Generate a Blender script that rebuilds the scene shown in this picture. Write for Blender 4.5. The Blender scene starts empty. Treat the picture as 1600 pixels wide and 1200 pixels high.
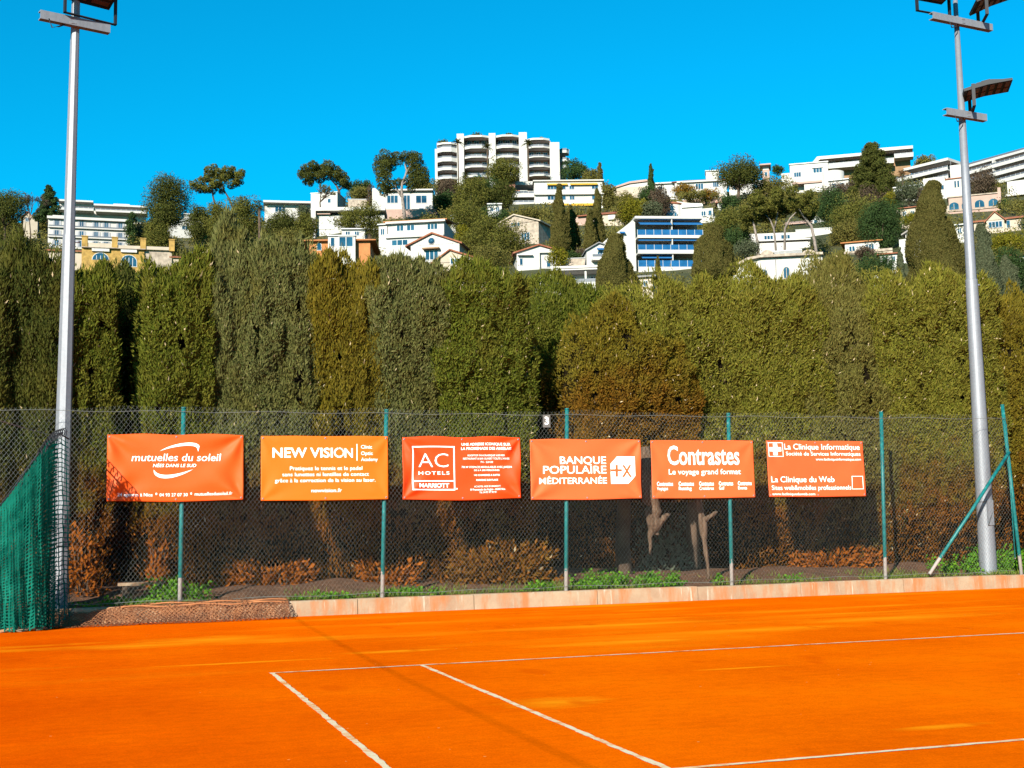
import bpy, math, random
import numpy as np
random.seed(7); RNG = np.random.default_rng(11)
SC = bpy.context.scene; COL = SC.collection
# ------------------------------------------------------------------ camera
F, PITCH, ROLL, YAW, EYE = 1991.4, .1080, -.0184, .3133, 1.3114
sy, cy, sp, cp = math.sin(YAW), math.cos(YAW), math.sin(PITCH), math.cos(PITCH)
FW = np.array([sy*cp, cy*cp, sp]); _r = np.array([cy, -sy, 0.]); _u = np.cross(_r, FW)
RT = _r*math.cos(ROLL)+_u*math.sin(ROLL); UPV = _u*math.cos(ROLL)-_r*math.sin(ROLL)
cd = bpy.data.cameras.new('camera'); cam = bpy.data.objects.new('camera', cd); COL.objects.link(cam)
from mathutils import Matrix, Vector
cam.matrix_world = Matrix(((RT[0], UPV[0], -FW[0], 0), (RT[1], UPV[1], -FW[1], 0), (RT[2], UPV[2], -FW[2], EYE), (0, 0, 0, 1)))
cd.sensor_fit = 'HORIZONTAL'; cd.sensor_width = 36; cd.lens = F/1600*36; cd.clip_start = .1; cd.clip_end = 6000
SC.camera = cam
# ------------------------------------------------------------------ sky, sun, exposure
SUN_AZ, SUN_EL = math.radians(39), math.radians(22)
wd = bpy.data.worlds.new("World"); SC.world = wd; wd.use_nodes = True
nt = wd.node_tree; nt.nodes.clear()
sky = nt.nodes.new('ShaderNodeTexSky'); sky.sky_type = 'NISHITA'; sky.sun_disc = False
sky.sun_elevation = SUN_EL; sky.sun_rotation = math.pi+SUN_AZ; sky.air_density = 1.0; sky.dust_density = .3; sky.ozone_density = 1.5
mx = nt.nodes.new('ShaderNodeMix'); mx.data_type = 'RGBA'; mx.blend_type = 'MULTIPLY'; mx.inputs[0].default_value = 1
mx.inputs[7].default_value = (.004, .765, 1.0, 1)
bg = nt.nodes.new('ShaderNodeBackground'); bg.inputs[1].default_value = .077
wo = nt.nodes.new('ShaderNodeOutputWorld')
nt.links.new(sky.outputs[0], mx.inputs[6]); nt.links.new(mx.outputs[2], bg.inputs[0]); nt.links.new(bg.outputs[0], wo.inputs[0])
sd = bpy.data.lights.new('sun', 'SUN'); sd.energy = 5; sd.angle = math.radians(.5); sd.color = (1, .93, .80)
sun = bpy.data.objects.new('sun', sd); COL.objects.link(sun)
SDIR = Vector((math.sin(SUN_AZ)*math.cos(SUN_EL), math.cos(SUN_AZ)*math.cos(SUN_EL), -math.sin(SUN_EL)))
sun.rotation_euler = SDIR.to_track_quat('-Z', 'Y').to_euler(); sun.location = (-30, -40, 40)
vs = SC.view_settings; vs.view_transform = 'Standard'; vs.look = 'None'; vs.exposure = 1.3; vs.gamma = 1
# ------------------------------------------------------------------ pixel -> world helpers (photograph pixels, 1600 x 1200)
C0 = np.array([0, 0, EYE])
def ray(px, py): return FW+RT*(px-800)/F-UPV*(py-600)/F
def onY(px, py, Y): d = ray(px, py); return C0+d*Y/d[1]
def onZ(px, py, Z): d = ray(px, py); return C0+d*(Z-EYE)/d[2]
def onD(px, py, D): d = ray(px, py); return C0+d*D/math.hypot(d[0], d[1])
RX = [-300, 0, 100, 200, 300, 400, 480, 560, 700, 850, 950, 1050, 1150, 1250, 1350, 1450, 1550, 1650, 1900]
RY = [347, 345, 345, 342, 345, 340, 330, 315, 300, 292, 297, 297, 289, 283, 268, 265, 258, 250, 240]
D0, DR = 90., 400.
_az, _kk = [], []
for x_, y_ in zip(RX, RY):
    d = ray(x_, y_); _az.append(math.atan2(d[0], d[1])); _kk.append((EYE+DR*d[2]/math.hypot(d[0], d[1]))/(DR-D0))
def slope(az): return np.interp(az, _az, _kk)
def terrain(x, y):
    d = np.hypot(x, y); az = np.arctan2(x, y); k = slope(az)
    h = k*np.clip(d-D0, 0, DR-D0)
    h = h+np.clip(d-DR, 0, 150)*.06-np.clip(d-650, 0, 900)*.09
    return h*np.clip((1.75-np.abs(az))*2, 0, 1)-.02
def gd(px, py):            # distance at which the pixel meets the hillside
    d = ray(px, py); T = d[2]/math.hypot(d[0], d[1]); k = float(slope(math.atan2(d[0], d[1])))
    if k-T < .02: return DR
    return max(110, min(DR, (EYE+D0*k)/(k-T)))
# ------------------------------------------------------------------ noise
def _h(i, s):
    n = (i[..., 0].astype(np.int64)*73856093) ^ (i[..., 1].astype(np.int64)*19349663) ^ (i[..., 2].astype(np.int64)*83492791) ^ (s*2654435761)
    n = (n ^ (n >> 13))*1274126177 & 0x7fffffff
    return ((n ^ (n >> 16)) & 0xffff)/65535.
def vn(P, s=0):
    P = np.asarray(P, float); i = np.floor(P); f = P-i; f = f*f*(3-2*f); o = 0
    for a in (0, 1):
        for b in (0, 1):
            for c in (0, 1):
                w = (f[..., 0] if a else 1-f[..., 0])*(f[..., 1] if b else 1-f[..., 1])*(f[..., 2] if c else 1-f[..., 2])
                o = o+w*_h(i+np.array([a, b, c]), s)
    return o*2-1
# ------------------------------------------------------------------ object helpers
def tag(o, label=None, cat=None, group=None, kind=None):
    if label: o['label'] = label
    if cat: o['category'] = cat
    if group: o['group'] = group
    if kind: o['kind'] = kind
    return o
def empty(name, loc, rz=0, label=None, cat=None, group=None):
    o = bpy.data.objects.new(name, None); COL.objects.link(o); o.location = loc; o.rotation_euler = (0, 0, rz)
    o.empty_display_size = .3
    return tag(o, label, cat, group)
def addmesh(name, me, mat, parent=None):
    if mat: me.materials.append(mat)
    o = bpy.data.objects.new(name, me); COL.objects.link(o)
    if parent: o.parent = parent
    return o
class MB:
    def __init__(s): s.v = []; s.f = []; s.sm = []
    def add(s, V, Fs, sm=False):
        b = len(s.v); s.v += [tuple(map(float, p)) for p in V]; s.f += [tuple(b+i for i in f) for f in Fs]; s.sm += [sm]*len(Fs); return s
    def box(s, x0, x1, y0, y1, z0, z1):
        V = [(x0, y0, z0), (x1, y0, z0), (x1, y1, z0), (x0, y1, z0), (x0, y0, z1), (x1, y0, z1), (x1, y1, z1), (x0, y1, z1)]
        return s.add(V, [(0, 3, 2, 1), (4, 5, 6, 7), (0, 1, 5, 4), (1, 2, 6, 5), (2, 3, 7, 6), (3, 0, 4, 7)])
    def prism(s, poly, a0, a1, plane='xz'):      # polygon extruded along the third axis
        n = len(poly); V = []
        for a in (a0, a1):
            for p, q in poly: V.append((p, a, q) if plane == 'xz' else ((p, q, a) if plane == 'xy' else (a, p, q)))
        return s.add(V, [tuple(range(n)), tuple(range(2*n-1, n-1, -1))]+[(i, n+i, n+(i+1) % n, (i+1) % n) for i in range(n)])
    def tube(s, pts, rad, n=8, cap=True):
        pts = [Vector([float(c) for c in p]) for p in pts]; R = [float(q) for q in rad] if hasattr(rad, '__len__') else [rad]*len(pts); V = []
        for i, p in enumerate(pts):
            t = (pts[min(i+1, len(pts)-1)]-pts[max(i-1, 0)]).normalized()
            a = Vector((1, 0, 0)) if abs(t.x) < .8 else Vector((0, 1, 0))
            u = t.cross(a).normalized(); w = t.cross(u)
            for k in range(n):
                q = 2*math.pi*k/n; V.append(p+R[i]*(math.cos(q)*u+math.sin(q)*w))
        Fs = [(i*n+k, i*n+(k+1) % n, (i+1)*n+(k+1) % n, (i+1)*n+k) for i in range(len(pts)-1) for k in range(n)]
        if cap: Fs += [tuple(range(n-1, -1, -1)), tuple((len(pts)-1)*n+k for k in range(n))]
        return s.add(V, Fs, n > 5)
    def build(s, name, mat, parent=None):
        me = bpy.data.meshes.new(name); me.from_pydata(s.v, [], s.f)
        me.polygons.foreach_set('use_smooth', s.sm); me.update()
        import bmesh
        bm = bmesh.new(); bm.from_mesh(me); bmesh.ops.recalc_face_normals(bm, faces=bm.faces); bm.to_mesh(me); bm.free()
        return addmesh(name, me, mat, parent)
def quads(name, V, mat, parent=None):            # V: (n,4,3)
    n = len(V); me = bpy.data.meshes.new(name); me.vertices.add(4*n); me.vertices.foreach_set('co', np.ascontiguousarray(V, dtype=np.float32).ravel())
    me.loops.add(4*n); me.loops.foreach_set('vertex_index', np.arange(4*n, dtype=np.int32))
    me.polygons.add(n); me.polygons.foreach_set('loop_start', np.arange(0, 4*n, 4, dtype=np.int32))
    me.update(calc_edges=True)
    return addmesh(name, me, mat, parent)
def unit(v): return v/np.maximum(np.linalg.norm(v, axis=-1, keepdims=True), 1e-9)
def kites(P, D, L, W, ref=None):
    n = len(P); D = unit(D); r = RNG.normal(size=(n, 3)) if ref is None else ref+RNG.normal(size=(n, 3))*.5
    S = unit(np.cross(D, r)); L = np.asarray(L).reshape(-1, 1); W = np.asarray(W).reshape(-1, 1)
    m = P+D*L*.45
    return np.stack([P, m+S*W*.5, P+D*L, m-S*W*.5], 1)
def grid(name, fn, nu, nv, mat, parent=None, uv=None, smooth=True):
    V = [fn(i/nu, j/nv) for j in range(nv+1) for i in range(nu+1)]
    me = bpy.data.meshes.new(name)
    me.from_pydata([tuple(map(float, p)) for p in V], [], [(j*(nu+1)+i, j*(nu+1)+i+1, (j+1)*(nu+1)+i+1, (j+1)*(nu+1)+i) for j in range(nv) for i in range(nu)])
    if smooth: me.polygons.foreach_set('use_smooth', [True]*len(me.polygons))
    if uv:
        l = me.uv_layers.new(name='UVMap')
        for lp in me.loops:
            j, i = divmod(lp.vertex_index, nu+1); l.data[lp.index].uv = (i/nu*uv[0], j/nv*uv[1])
    me.update()
    return addmesh(name, me, mat, parent)
# ------------------------------------------------------------------ materials
class NT:
    def __init__(s, name):
        s.m = bpy.data.materials.new(name); s.m.use_nodes = True; s.t = s.m.node_tree; s.t.nodes.clear()
        s.out = s.n('ShaderNodeOutputMaterial')
    def n(s, typ, **kw):
        o = s.t.nodes.new(typ)
        for k, v in kw.items(): setattr(o, k, v)
        return o
    def l(s, a, b): s.t.links.new(a, b)
    def noise(s, scale, detail=3, vec=None, rough=.6):
        o = s.n('ShaderNodeTexNoise'); o.inputs['Scale'].default_value = scale; o.inputs['Detail'].default_value = detail; o.inputs['Roughness'].default_value = rough
        if vec: s.l(vec, o.inputs['Vector'])
        return o.outputs['Fac']
    def obj(s, sc=(1, 1, 1), rot=(0, 0, 0)):
        c = s.n('ShaderNodeTexCoord'); m = s.n('ShaderNodeMapping'); m.inputs['Scale'].default_value = sc; m.inputs['Rotation'].default_value = rot
        s.l(c.outputs['Object'], m.inputs['Vector']); return m.outputs[0]
    def ramp(s, fac, stops):
        r = s.n('ShaderNodeValToRGB'); e = r.color_ramp.elements
        while len(e) < len(stops): e.new(.5)
        for k, (p, c) in zip(e, stops): k.position = p; k.color = (*c, 1) if not np.isscalar(c) else (c, c, c, 1)
        s.l(fac, r.inputs[0]); return r.outputs[0]
    def mix(s, fac, a, b, blend='MIX'):
        m = s.n('ShaderNodeMix', data_type='RGBA', blend_type=blend)
        for sock, v in ((m.inputs[0], fac), (m.inputs[6], a), (m.inputs[7], b)):
            if hasattr(v, 'links'): s.l(v, sock)
            else: sock.default_value = v if np.isscalar(v) else (*v, 1)
        return m.outputs[2]
    def math(s, op, a, b=0.):
        m = s.n('ShaderNodeMath', operation=op)
        for sock, v in ((m.inputs[0], a), (m.inputs[1], b)):
            if hasattr(v, 'links'): s.l(v, sock)
            else: sock.default_value = v
        return m.outputs[0]
    def bsdf(s, col, rough=.7, metal=0., spec=.3, bump=None, bstr=.3, bdist=.02):
        p = s.n('ShaderNodeBsdfPrincipled')
        if hasattr(col, 'links'): s.l(col, p.inputs['Base Color'])
        else: p.inputs['Base Color'].default_value = (*col, 1)
        p.inputs['Roughness'].default_value = rough; p.inputs['Metallic'].default_value = metal; p.inputs['Specular IOR Level'].default_value = spec
        if bump is not None:
            b = s.n('ShaderNodeBump'); b.inputs['Strength'].default_value = bstr; b.inputs['Distance'].default_value = bdist
            s.l(bump, b.inputs['Height']); s.l(b.outputs[0], p.inputs['Normal'])
        return p.outputs[0]
    def done(s, sh): s.l(sh, s.out.inputs[0]); return s.m
def plain(name, c, rough=.6, metal=0., spec=.3, var=.12, scale=6., detail=4):
    t = NT(name); v = t.noise(scale, detail, t.obj())
    c2 = tuple(x*(1-var*1.6) for x in c); c1 = tuple(min(1, x*(1+var*.4)) for x in c)
    return t.done(t.bsdf(t.ramp(v, [(.3, c2), (.65, c1)]), rough, metal, spec))
def foliage(name, cols, trans=.25):
    t = NT(name); g = t.n('ShaderNodeNewGeometry')
    n = len(cols); col = t.ramp(g.outputs['Random Per Island'], [(i/max(1, n-1), c) for i, c in enumerate(cols)])
    d = t.n('ShaderNodeBsdfDiffuse'); tr = t.n('ShaderNodeBsdfTranslucent'); t.l(col, d.inputs[0]); t.l(col, tr.inputs[0])
    m = t.n('ShaderNodeMixShader'); m.inputs[0].default_value = trans; t.l(d.outputs[0], m.inputs[1]); t.l(tr.outputs[0], m.inputs[2])
    return t.done(m.outputs[0])
def hedge_mat(name, greens, brown_z, brown_amt=1., brown=((.15, .042, .006), (.085, .032, .006), (.19, .060, .008))):
    t = NT(name); g = t.n('ShaderNodeNewGeometry'); r = g.outputs['Random Per Island']
    n = len(greens); gc = t.ramp(r, [(i/(n-1), c) for i, c in enumerate(greens)])
    bc = t.ramp(r, [(0, brown[0]), (.5, brown[1]), (1, brown[2])])
    co = t.n('ShaderNodeTexCoord'); sep = t.n('ShaderNodeSeparateXYZ'); t.l(co.outputs['Object'], sep.inputs[0])
    nz = t.noise(1.5, 4, co.outputs['Object'], .65); n2 = t.noise(.55, 2, co.outputs['Object'])
    zz = t.math('ADD', t.math('ADD', sep.outputs[2], t.math('MULTIPLY', t.math('SUBTRACT', nz, .5), 3.2)), t.math('MULTIPLY', t.math('SUBTRACT', n2, .5), 2.))
    mr = t.n('ShaderNodeMapRange'); mr.inputs[1].default_value = brown_z-.5; mr.inputs[2].default_value = brown_z+.5; mr.inputs[3].default_value = brown_amt; mr.inputs[4].default_value = .0
    t.l(zz, mr.inputs[0])
    # patches of yellower growth
    yl = t.mix(t.ramp(t.noise(1.1, 3, co.outputs['Object']), [(.48, 0.), (.68, .55)]), gc, (.098, .080, .014))
    col = t.mix(mr.outputs[0], yl, bc)
    col = t.mix(t.math('GREATER_THAN', r, .9945), col, (.42, .33, .2))      # pale cones
    d = t.n('ShaderNodeBsdfDiffuse'); tr = t.n('ShaderNodeBsdfTranslucent'); t.l(col, d.inputs[0]); t.l(col, tr.inputs[0])
    m = t.n('ShaderNodeMixShader'); m.inputs[0].default_value = .2; t.l(d.outputs[0], m.inputs[1]); t.l(tr.outputs[0], m.inputs[2])
    return t.done(m.outputs[0])
def net_mat(name, c1, c2, nu, width, rot=0.):
    t = NT(name); u = t.n('ShaderNodeUVMap'); mp = t.n('ShaderNodeMapping'); mp.inputs['Rotation'].default_value = (0, 0, rot); t.l(u.outputs[0], mp.inputs[0])
    wob = t.n('ShaderNodeTexNoise'); wob.inputs['Scale'].default_value = 6; t.l(mp.outputs[0], wob.inputs['Vector'])
    sep = t.n('ShaderNodeSeparateXYZ'); add = t.n('ShaderNodeVectorMath', operation='MULTIPLY_ADD'); add.inputs[1].default_value = (.05, .05, .05)
    t.l(wob.outputs['Color'], add.inputs[0]); t.l(mp.outputs[0], add.inputs[2]); t.l(add.outputs[0], sep.inputs[0])
    a = t.math('LESS_THAN', t.math('FRACT', t.math('MULTIPLY', sep.outputs[0], nu)), width)
    b = t.math('LESS_THAN', t.math('FRACT', t.math('MULTIPLY', sep.outputs[1], nu)), width)
    al = t.math('MAXIMUM', a, b)
    col = t.ramp(t.noise(3, 3, u.outputs[0]), [(.35, c1), (.65, c2)])
    d = t.n('ShaderNodeBsdfDiffuse'); t.l(col, d.inputs[0]); tp = t.n('ShaderNodeBsdfTransparent')
    tl = t.n('ShaderNodeBsdfTranslucent'); t.l(col, tl.inputs[0]); m0 = t.n('ShaderNodeMixShader'); m0.inputs[0].default_value = .35
    t.l(d.outputs[0], m0.inputs[1]); t.l(tl.outputs[0], m0.inputs[2])
    m = t.n('ShaderNodeMixShader'); t.l(al, m.inputs[0]); t.l(tp.outputs[0], m.inputs[1]); t.l(m0.outputs[0], m.inputs[2])
    return t.done(m.outputs[0])
M = {}
M['white'] = plain('white_render', (.37, .355, .335), .8, var=.06, scale=.6)
M['cream'] = plain('cream_render', (.33, .275, .215), .8, var=.10, scale=.5)
M['pink'] = plain('pink_render', (.30, .20, .165), .8, var=.12, scale=.4)
M['stone'] = plain('pale_stone', (.30, .245, .195), .9, var=.30, scale=1.3, detail=6)
M['yellow'] = plain('yellow_stone', (.30, .185, .050), .9, var=.30, scale=1.2, detail=6)
M['tan'] = plain('tan_wall', (.20, .115, .06), .8, var=.15, scale=.6)
M['orange'] = plain('orange_wall', (.32, .125, .040), .8, var=.15, scale=.7)
M['redbrown'] = plain('red_brown_wall', (.30, .14, .10), .8, var=.2, scale=.5)
M['grey'] = plain('grey_render', (.17, .165, .165), .8, var=.15, scale=.5)
M['roofgrey'] = plain('flat_roof', (.22, .20, .185), .9, var=.15, scale=.5)
M['awning_blue'] = plain('blue_canvas', (.004, .085, .24), .8, var=.1, scale=2)
M['awning_yellow'] = plain('yellow_canvas', (.42, .24, .02), .8, var=.1, scale=2)
M['awning_white'] = plain('white_canvas', (.40, .38, .36), .8, var=.1, scale=2)
M['shutter'] = plain('pale_shutter', (.26, .265, .29), .6, var=.1, scale=2)
M['frame'] = plain('white_frame', (.36, .36, .36), .5, var=.05)
M['blue_glass'] = plain('blue_rail_glass', (.012, .075, .19), .1, spec=.4, var=.2, scale=1)
M['rail'] = plain('rail_grey', (.085, .095, .115), .4, var=.1)
M['bark'] = plain('bark', (.07, .045, .03), .9, var=.35, scale=3, detail=6)
M['bark_pale'] = plain('pale_bark', (.19, .155, .135), .9, var=.35, scale=2, detail=6)
M['bark_red'] = None
def _peel():
    t = NT('peeled_bark'); c = t.ramp(t.noise(5, 7, t.obj((5, 5, .35)), .75), [(.30, (.025, .016, .010)), (.5, (.095, .058, .036)), (.72, (.19, .13, .09))])
    return t.done(t.bsdf(c, .95, bump=t.noise(9, 6, t.obj((3, 3, .5)), .7), bstr=1., bdist=.05))
M['bark_red'] = _peel()
M['core'] = plain('dark_core', (.013, .010, .006), 1., spec=0., var=.4, scale=6)  # near-black filler; shade inside the crowns is put into its colour
M['dark'] = plain('dark_metal', (.010, .012, .016), .6, 0, var=.2, scale=8)
M['lens'] = plain('led_lens', (.085, .032, .022), .4, spec=.5, var=.15, scale=20)
def _glass():
    t = NT('window_glass'); return t.done(t.bsdf(t.ramp(t.noise(.35, 2, t.obj()), [(.35, (.006, .030, .06)), (.7, (.018, .070, .12))]), .06, 0, .4))
M['glass'] = _glass()
def _tile():
    t = NT('roof_tile'); v = t.obj(); w = t.n('ShaderNodeTexWave', bands_direction='X'); w.inputs['Scale'].default_value = 1.2; w.inputs['Distortion'].default_value = 1.5; t.l(v, w.inputs[0])
    c = t.ramp(t.noise(1.4, 5, v), [(.25, (.13, .042, .022)), (.5, (.20, .068, .034)), (.75, (.25, .11, .065))])
    return t.done(t.bsdf(c, .85, bump=w.outputs['Fac'], bstr=.6, bdist=.1))
M['tile'] = _tile()
def _tile2():
    t = NT('orange_tile'); v = t.obj(); c = t.ramp(t.noise(1.4, 5, v), [(.25, (.22, .075, .022)), (.75, (.33, .14, .05))])
    return t.done(t.bsdf(c, .85))
M['tile_orange'] = _tile2()
def _galv(name, a, b, metal=.25):
    t = NT(name); v = t.n('ShaderNodeTexVoronoi'); v.inputs['Scale'].default_value = 28; t.l(t.obj(), v.inputs['Vector'])
    c = t.ramp(v.outputs['Color'], [(.2, a), (.8, b)]); st = t.ramp(t.noise(2.5, 5, t.obj((6, 6, .4))), [(.4, 1.), (.7, .82)])
    return t.done(t.bsdf(t.mix(1., c, st, 'MULTIPLY'), .5, metal, .4))
M['galv'] = _galv('galvanised_steel', (.168, .180, .205), (.186, .198, .222))
M['wire'] = plain('fence_wire', (.165, .175, .16), .45, .2, var=.25, scale=1.5)
def _post():
    t = NT('teal_paint'); co = t.n('ShaderNodeTexCoord'); sep = t.n('ShaderNodeSeparateXYZ'); t.l(co.outputs['Object'], sep.inputs[0])
    nz = t.noise(14, 5, co.outputs['Object']); base = t.ramp(nz, [(.35, (.003, .075, .08)), (.62, (.006, .125, .125)), (.76, (.08, .19, .185))])
    f = t.math('LESS_THAN', t.math('ADD', sep.outputs[2], t.math('MULTIPLY', t.math('SUBTRACT', nz, .5), .5)), .38)
    return t.done(t.bsdf(t.mix(f, base, (.28, .265, .25)), .45))
M['post'] = _post()
def _clay():
    t = NT('orange_clay'); v = t.obj(); streak = t.obj((.16, 1.15, 1), (0, 0, .03)); s2 = t.obj((.5, 3.5, 1)); sep = t.n('ShaderNodeSeparateXYZ'); t.l(v, sep.inputs[0])
    red_clay = t.ramp(t.noise(.55, 5, v, .6), [(.3, (.52, .048, .0002)), (.55, (.60, .064, .0003)), (.78, (.66, .085, .0004))])  # redder clay tone, used towards the left
    dry = t.ramp(t.noise(.55, 5, v, .6), [(.3, (.60, .088, .0003)), (.55, (.69, .112, .0004)), (.78, (.74, .140, .0006))])  # lighter, more golden clay tone, used towards the right
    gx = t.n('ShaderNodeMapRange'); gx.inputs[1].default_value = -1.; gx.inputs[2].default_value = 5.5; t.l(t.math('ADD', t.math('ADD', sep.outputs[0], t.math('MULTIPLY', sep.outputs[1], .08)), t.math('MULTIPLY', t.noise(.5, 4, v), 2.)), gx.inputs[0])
    c = t.mix(gx.outputs[0], red_clay, dry)
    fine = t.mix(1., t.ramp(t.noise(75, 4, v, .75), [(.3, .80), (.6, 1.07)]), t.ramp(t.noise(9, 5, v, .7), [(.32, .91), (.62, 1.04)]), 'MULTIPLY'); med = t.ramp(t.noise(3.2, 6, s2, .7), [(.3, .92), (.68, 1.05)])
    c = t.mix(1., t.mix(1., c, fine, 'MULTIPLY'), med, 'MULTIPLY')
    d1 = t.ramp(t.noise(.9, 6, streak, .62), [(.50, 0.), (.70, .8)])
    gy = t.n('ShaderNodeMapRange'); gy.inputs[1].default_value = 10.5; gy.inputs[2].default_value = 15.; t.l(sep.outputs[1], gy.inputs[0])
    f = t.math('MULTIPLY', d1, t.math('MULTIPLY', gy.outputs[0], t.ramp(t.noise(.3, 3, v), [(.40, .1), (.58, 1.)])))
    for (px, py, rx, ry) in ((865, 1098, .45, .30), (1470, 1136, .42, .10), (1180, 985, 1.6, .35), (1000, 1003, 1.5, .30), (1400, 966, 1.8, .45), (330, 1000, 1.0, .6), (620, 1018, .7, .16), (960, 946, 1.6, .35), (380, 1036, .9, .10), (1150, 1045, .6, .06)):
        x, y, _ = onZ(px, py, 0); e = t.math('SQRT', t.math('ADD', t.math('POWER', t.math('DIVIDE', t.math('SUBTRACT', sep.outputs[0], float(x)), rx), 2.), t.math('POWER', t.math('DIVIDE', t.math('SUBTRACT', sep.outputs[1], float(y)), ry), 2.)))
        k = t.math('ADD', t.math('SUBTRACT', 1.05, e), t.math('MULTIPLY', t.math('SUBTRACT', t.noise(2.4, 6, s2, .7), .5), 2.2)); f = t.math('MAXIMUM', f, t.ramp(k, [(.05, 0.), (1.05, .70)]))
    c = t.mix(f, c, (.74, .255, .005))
    sp = t.n('ShaderNodeTexVoronoi'); sp.inputs['Scale'].default_value = 3.2; t.l(v, sp.inputs['Vector'])
    c = t.mix(t.math('MULTIPLY', t.math('LESS_THAN', sp.outputs['Distance'], .03), .5), c, (.70, .35, .10))
    sc = t.n('ShaderNodeTexVoronoi'); sc.inputs['Scale'].default_value = 1.7; sc.feature = 'SMOOTH_F1'; t.l(t.obj((1, .5, 1), (0, 0, .5)), sc.inputs['Vector'])
    c = t.mix(t.ramp(sc.outputs['Distance'], [(.06, .45), (.14, 0.)]), c, (.50, .060, .0003))
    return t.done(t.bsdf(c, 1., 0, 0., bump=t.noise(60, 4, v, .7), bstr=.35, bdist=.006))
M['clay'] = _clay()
def _line():
    t = NT('line_paint'); v = t.obj(); c = t.ramp(t.noise(5, 6, v, .75), [(.36, (.58, .20, .03)), (.52, (.60, .50, .33))]); return t.done(t.bsdf(c, .8))
M['line'] = _line()
def _kerb():
    t = NT('stained_concrete'); v = t.obj((2.4, 2.4, .55)); base = t.ramp(t.noise(2, 6, t.obj(), .7), [(.3, (.23, .145, .09)), (.7, (.31, .235, .155))])
    st = t.ramp(t.noise(1.5, 5, v, .62), [(.46, 0.), (.62, 1.)]); c = t.mix(st, base, (.30, .120, .045))
    lt = t.ramp(t.noise(2.2, 4, t.obj((7, 7, .5), (0, 0, .2))), [(.60, 0.), (.70, .7)]); c = t.mix(lt, c, (.46, .38, .31))
    return t.done(t.bsdf(c, .9, bump=t.noise(30, 5, t.obj()), bstr=.4, bdist=.01))
M['kerb'] = _kerb()
def _soil():
    t = NT('red_soil'); v = t.obj(); c = t.ramp(t.noise(5, 7, v, .7), [(.3, (.05, .022, .01)), (.6, (.12, .055, .027)), (.8, (.18, .11, .065))])
    return t.done(t.bsdf(c, .95, bump=t.noise(25, 6, v), bstr=.8, bdist=.04))
M['soil'] = _soil()
def _hill():
    t = NT('hillside'); v = t.obj(); c = t.ramp(t.noise(.06, 6, v, .7), [(.3, (.02, .026, .008)), (.55, (.04, .043, .013)), (.75, (.10, .08, .04))])
    return t.done(t.bsdf(c, .95, bump=t.noise(.5, 5, v), bstr=.8, bdist=1.))
M['hill'] = _hill()
def _banner(name, c):
    t = NT(name); v = t.obj(); k = t.ramp(t.noise(1.6, 3, v), [(.3, tuple(x*.93 for x in c)), (.7, c)])
    return t.done(t.bsdf(k, .6, 0, .25, bump=t.noise(5, 3, v), bstr=.12, bdist=.02))
M['ink'] = plain('white_print', (.86, .85, .82), .5, var=.03)
M['green_net'] = net_mat('green_net', (.003, .080, .060), (.010, .18, .130), 17, .35)
M['green_net_open'] = net_mat('green_net_open', (.004, .07, .06), (.008, .12, .10), 15, .22)
M['brown_net'] = net_mat('brown_net', (.16, .075, .045), (.34, .15, .07), 11, .24, .78)
# ------------------------------------------------------------------ SETTING: ground, court, kerb
def _terrain():
    rs = [0, 3, 6, 10, 15, 22, 30, 45, 60, 80]+list(np.arange(90, 420, 10))+[430, 460, 500, 550, 600, 650, 750, 900, 1100, 1500, 2200, 3200]
    na = 240; V = []; Fs = []
    for r in rs:
        for k in range(na):
            a = -math.pi+2*math.pi*k/na; x, y = r*math.sin(a), r*math.cos(a); z = float(terrain(np.array(x), np.array(y)))
            if 130 < r < 900: z += -1.2+1.0*float(vn(np.array([x*.05, y*.05, 0.])))
            V.append((x, y, z))
    for j in range(len(rs)-1):
        for k in range(na): Fs.append((j*na+k, j*na+(k+1) % na, (j+1)*na+(k+1) % na, (j+1)*na+k))
    me = bpy.data.meshes.new('hillside'); me.from_pydata(V, [], Fs); me.polygons.foreach_set('use_smooth', [True]*len(Fs)); me.update()
    tag(addmesh('hillside_ground', me, M['hill']), kind='structure')
_terrain()
YK = 18.855
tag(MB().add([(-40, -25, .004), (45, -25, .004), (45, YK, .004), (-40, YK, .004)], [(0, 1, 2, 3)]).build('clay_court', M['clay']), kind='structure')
def line(x0, y0, x1, y1, w=.044, start=0.):
    L = math.hypot(x1-x0, y1-y0); n = int(L/.03); ux, uy = (x1-x0)/L, (y1-y0)/L; V = []; Fs = []
    for i in range(n+1):
        s = L*i/n
        for sg in (-1, 1):
            e = w/2+.006*float(vn(np.array([s*9+x0, sg*7.+y0, 1.])))+.004*float(vn(np.array([s*30+y0, sg*3.+x0, 4.])))
            c = .006*float(vn(np.array([s*1.3, x0, y0])))
            V.append((x0+ux*s-uy*(sg*e+c), y0+uy*s+ux*(sg*e+c), .0085))
    for i in range(n): Fs.append((2*i, 2*i+2, 2*i+3, 2*i+1))
    tag(MB().add(V, Fs).build('court_line', M['line']), kind='structure')
XB, YB = 1.4965, 11.7726
line(XB-.025, YB-.025, 26, YB-.025)
line(XB, YB-.05, XB, -4); line(XB+1.372, YB-.05, XB+1.372, -4)
line(XB+1.397, YB-5.485, 12.4, YB-5.485)
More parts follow.
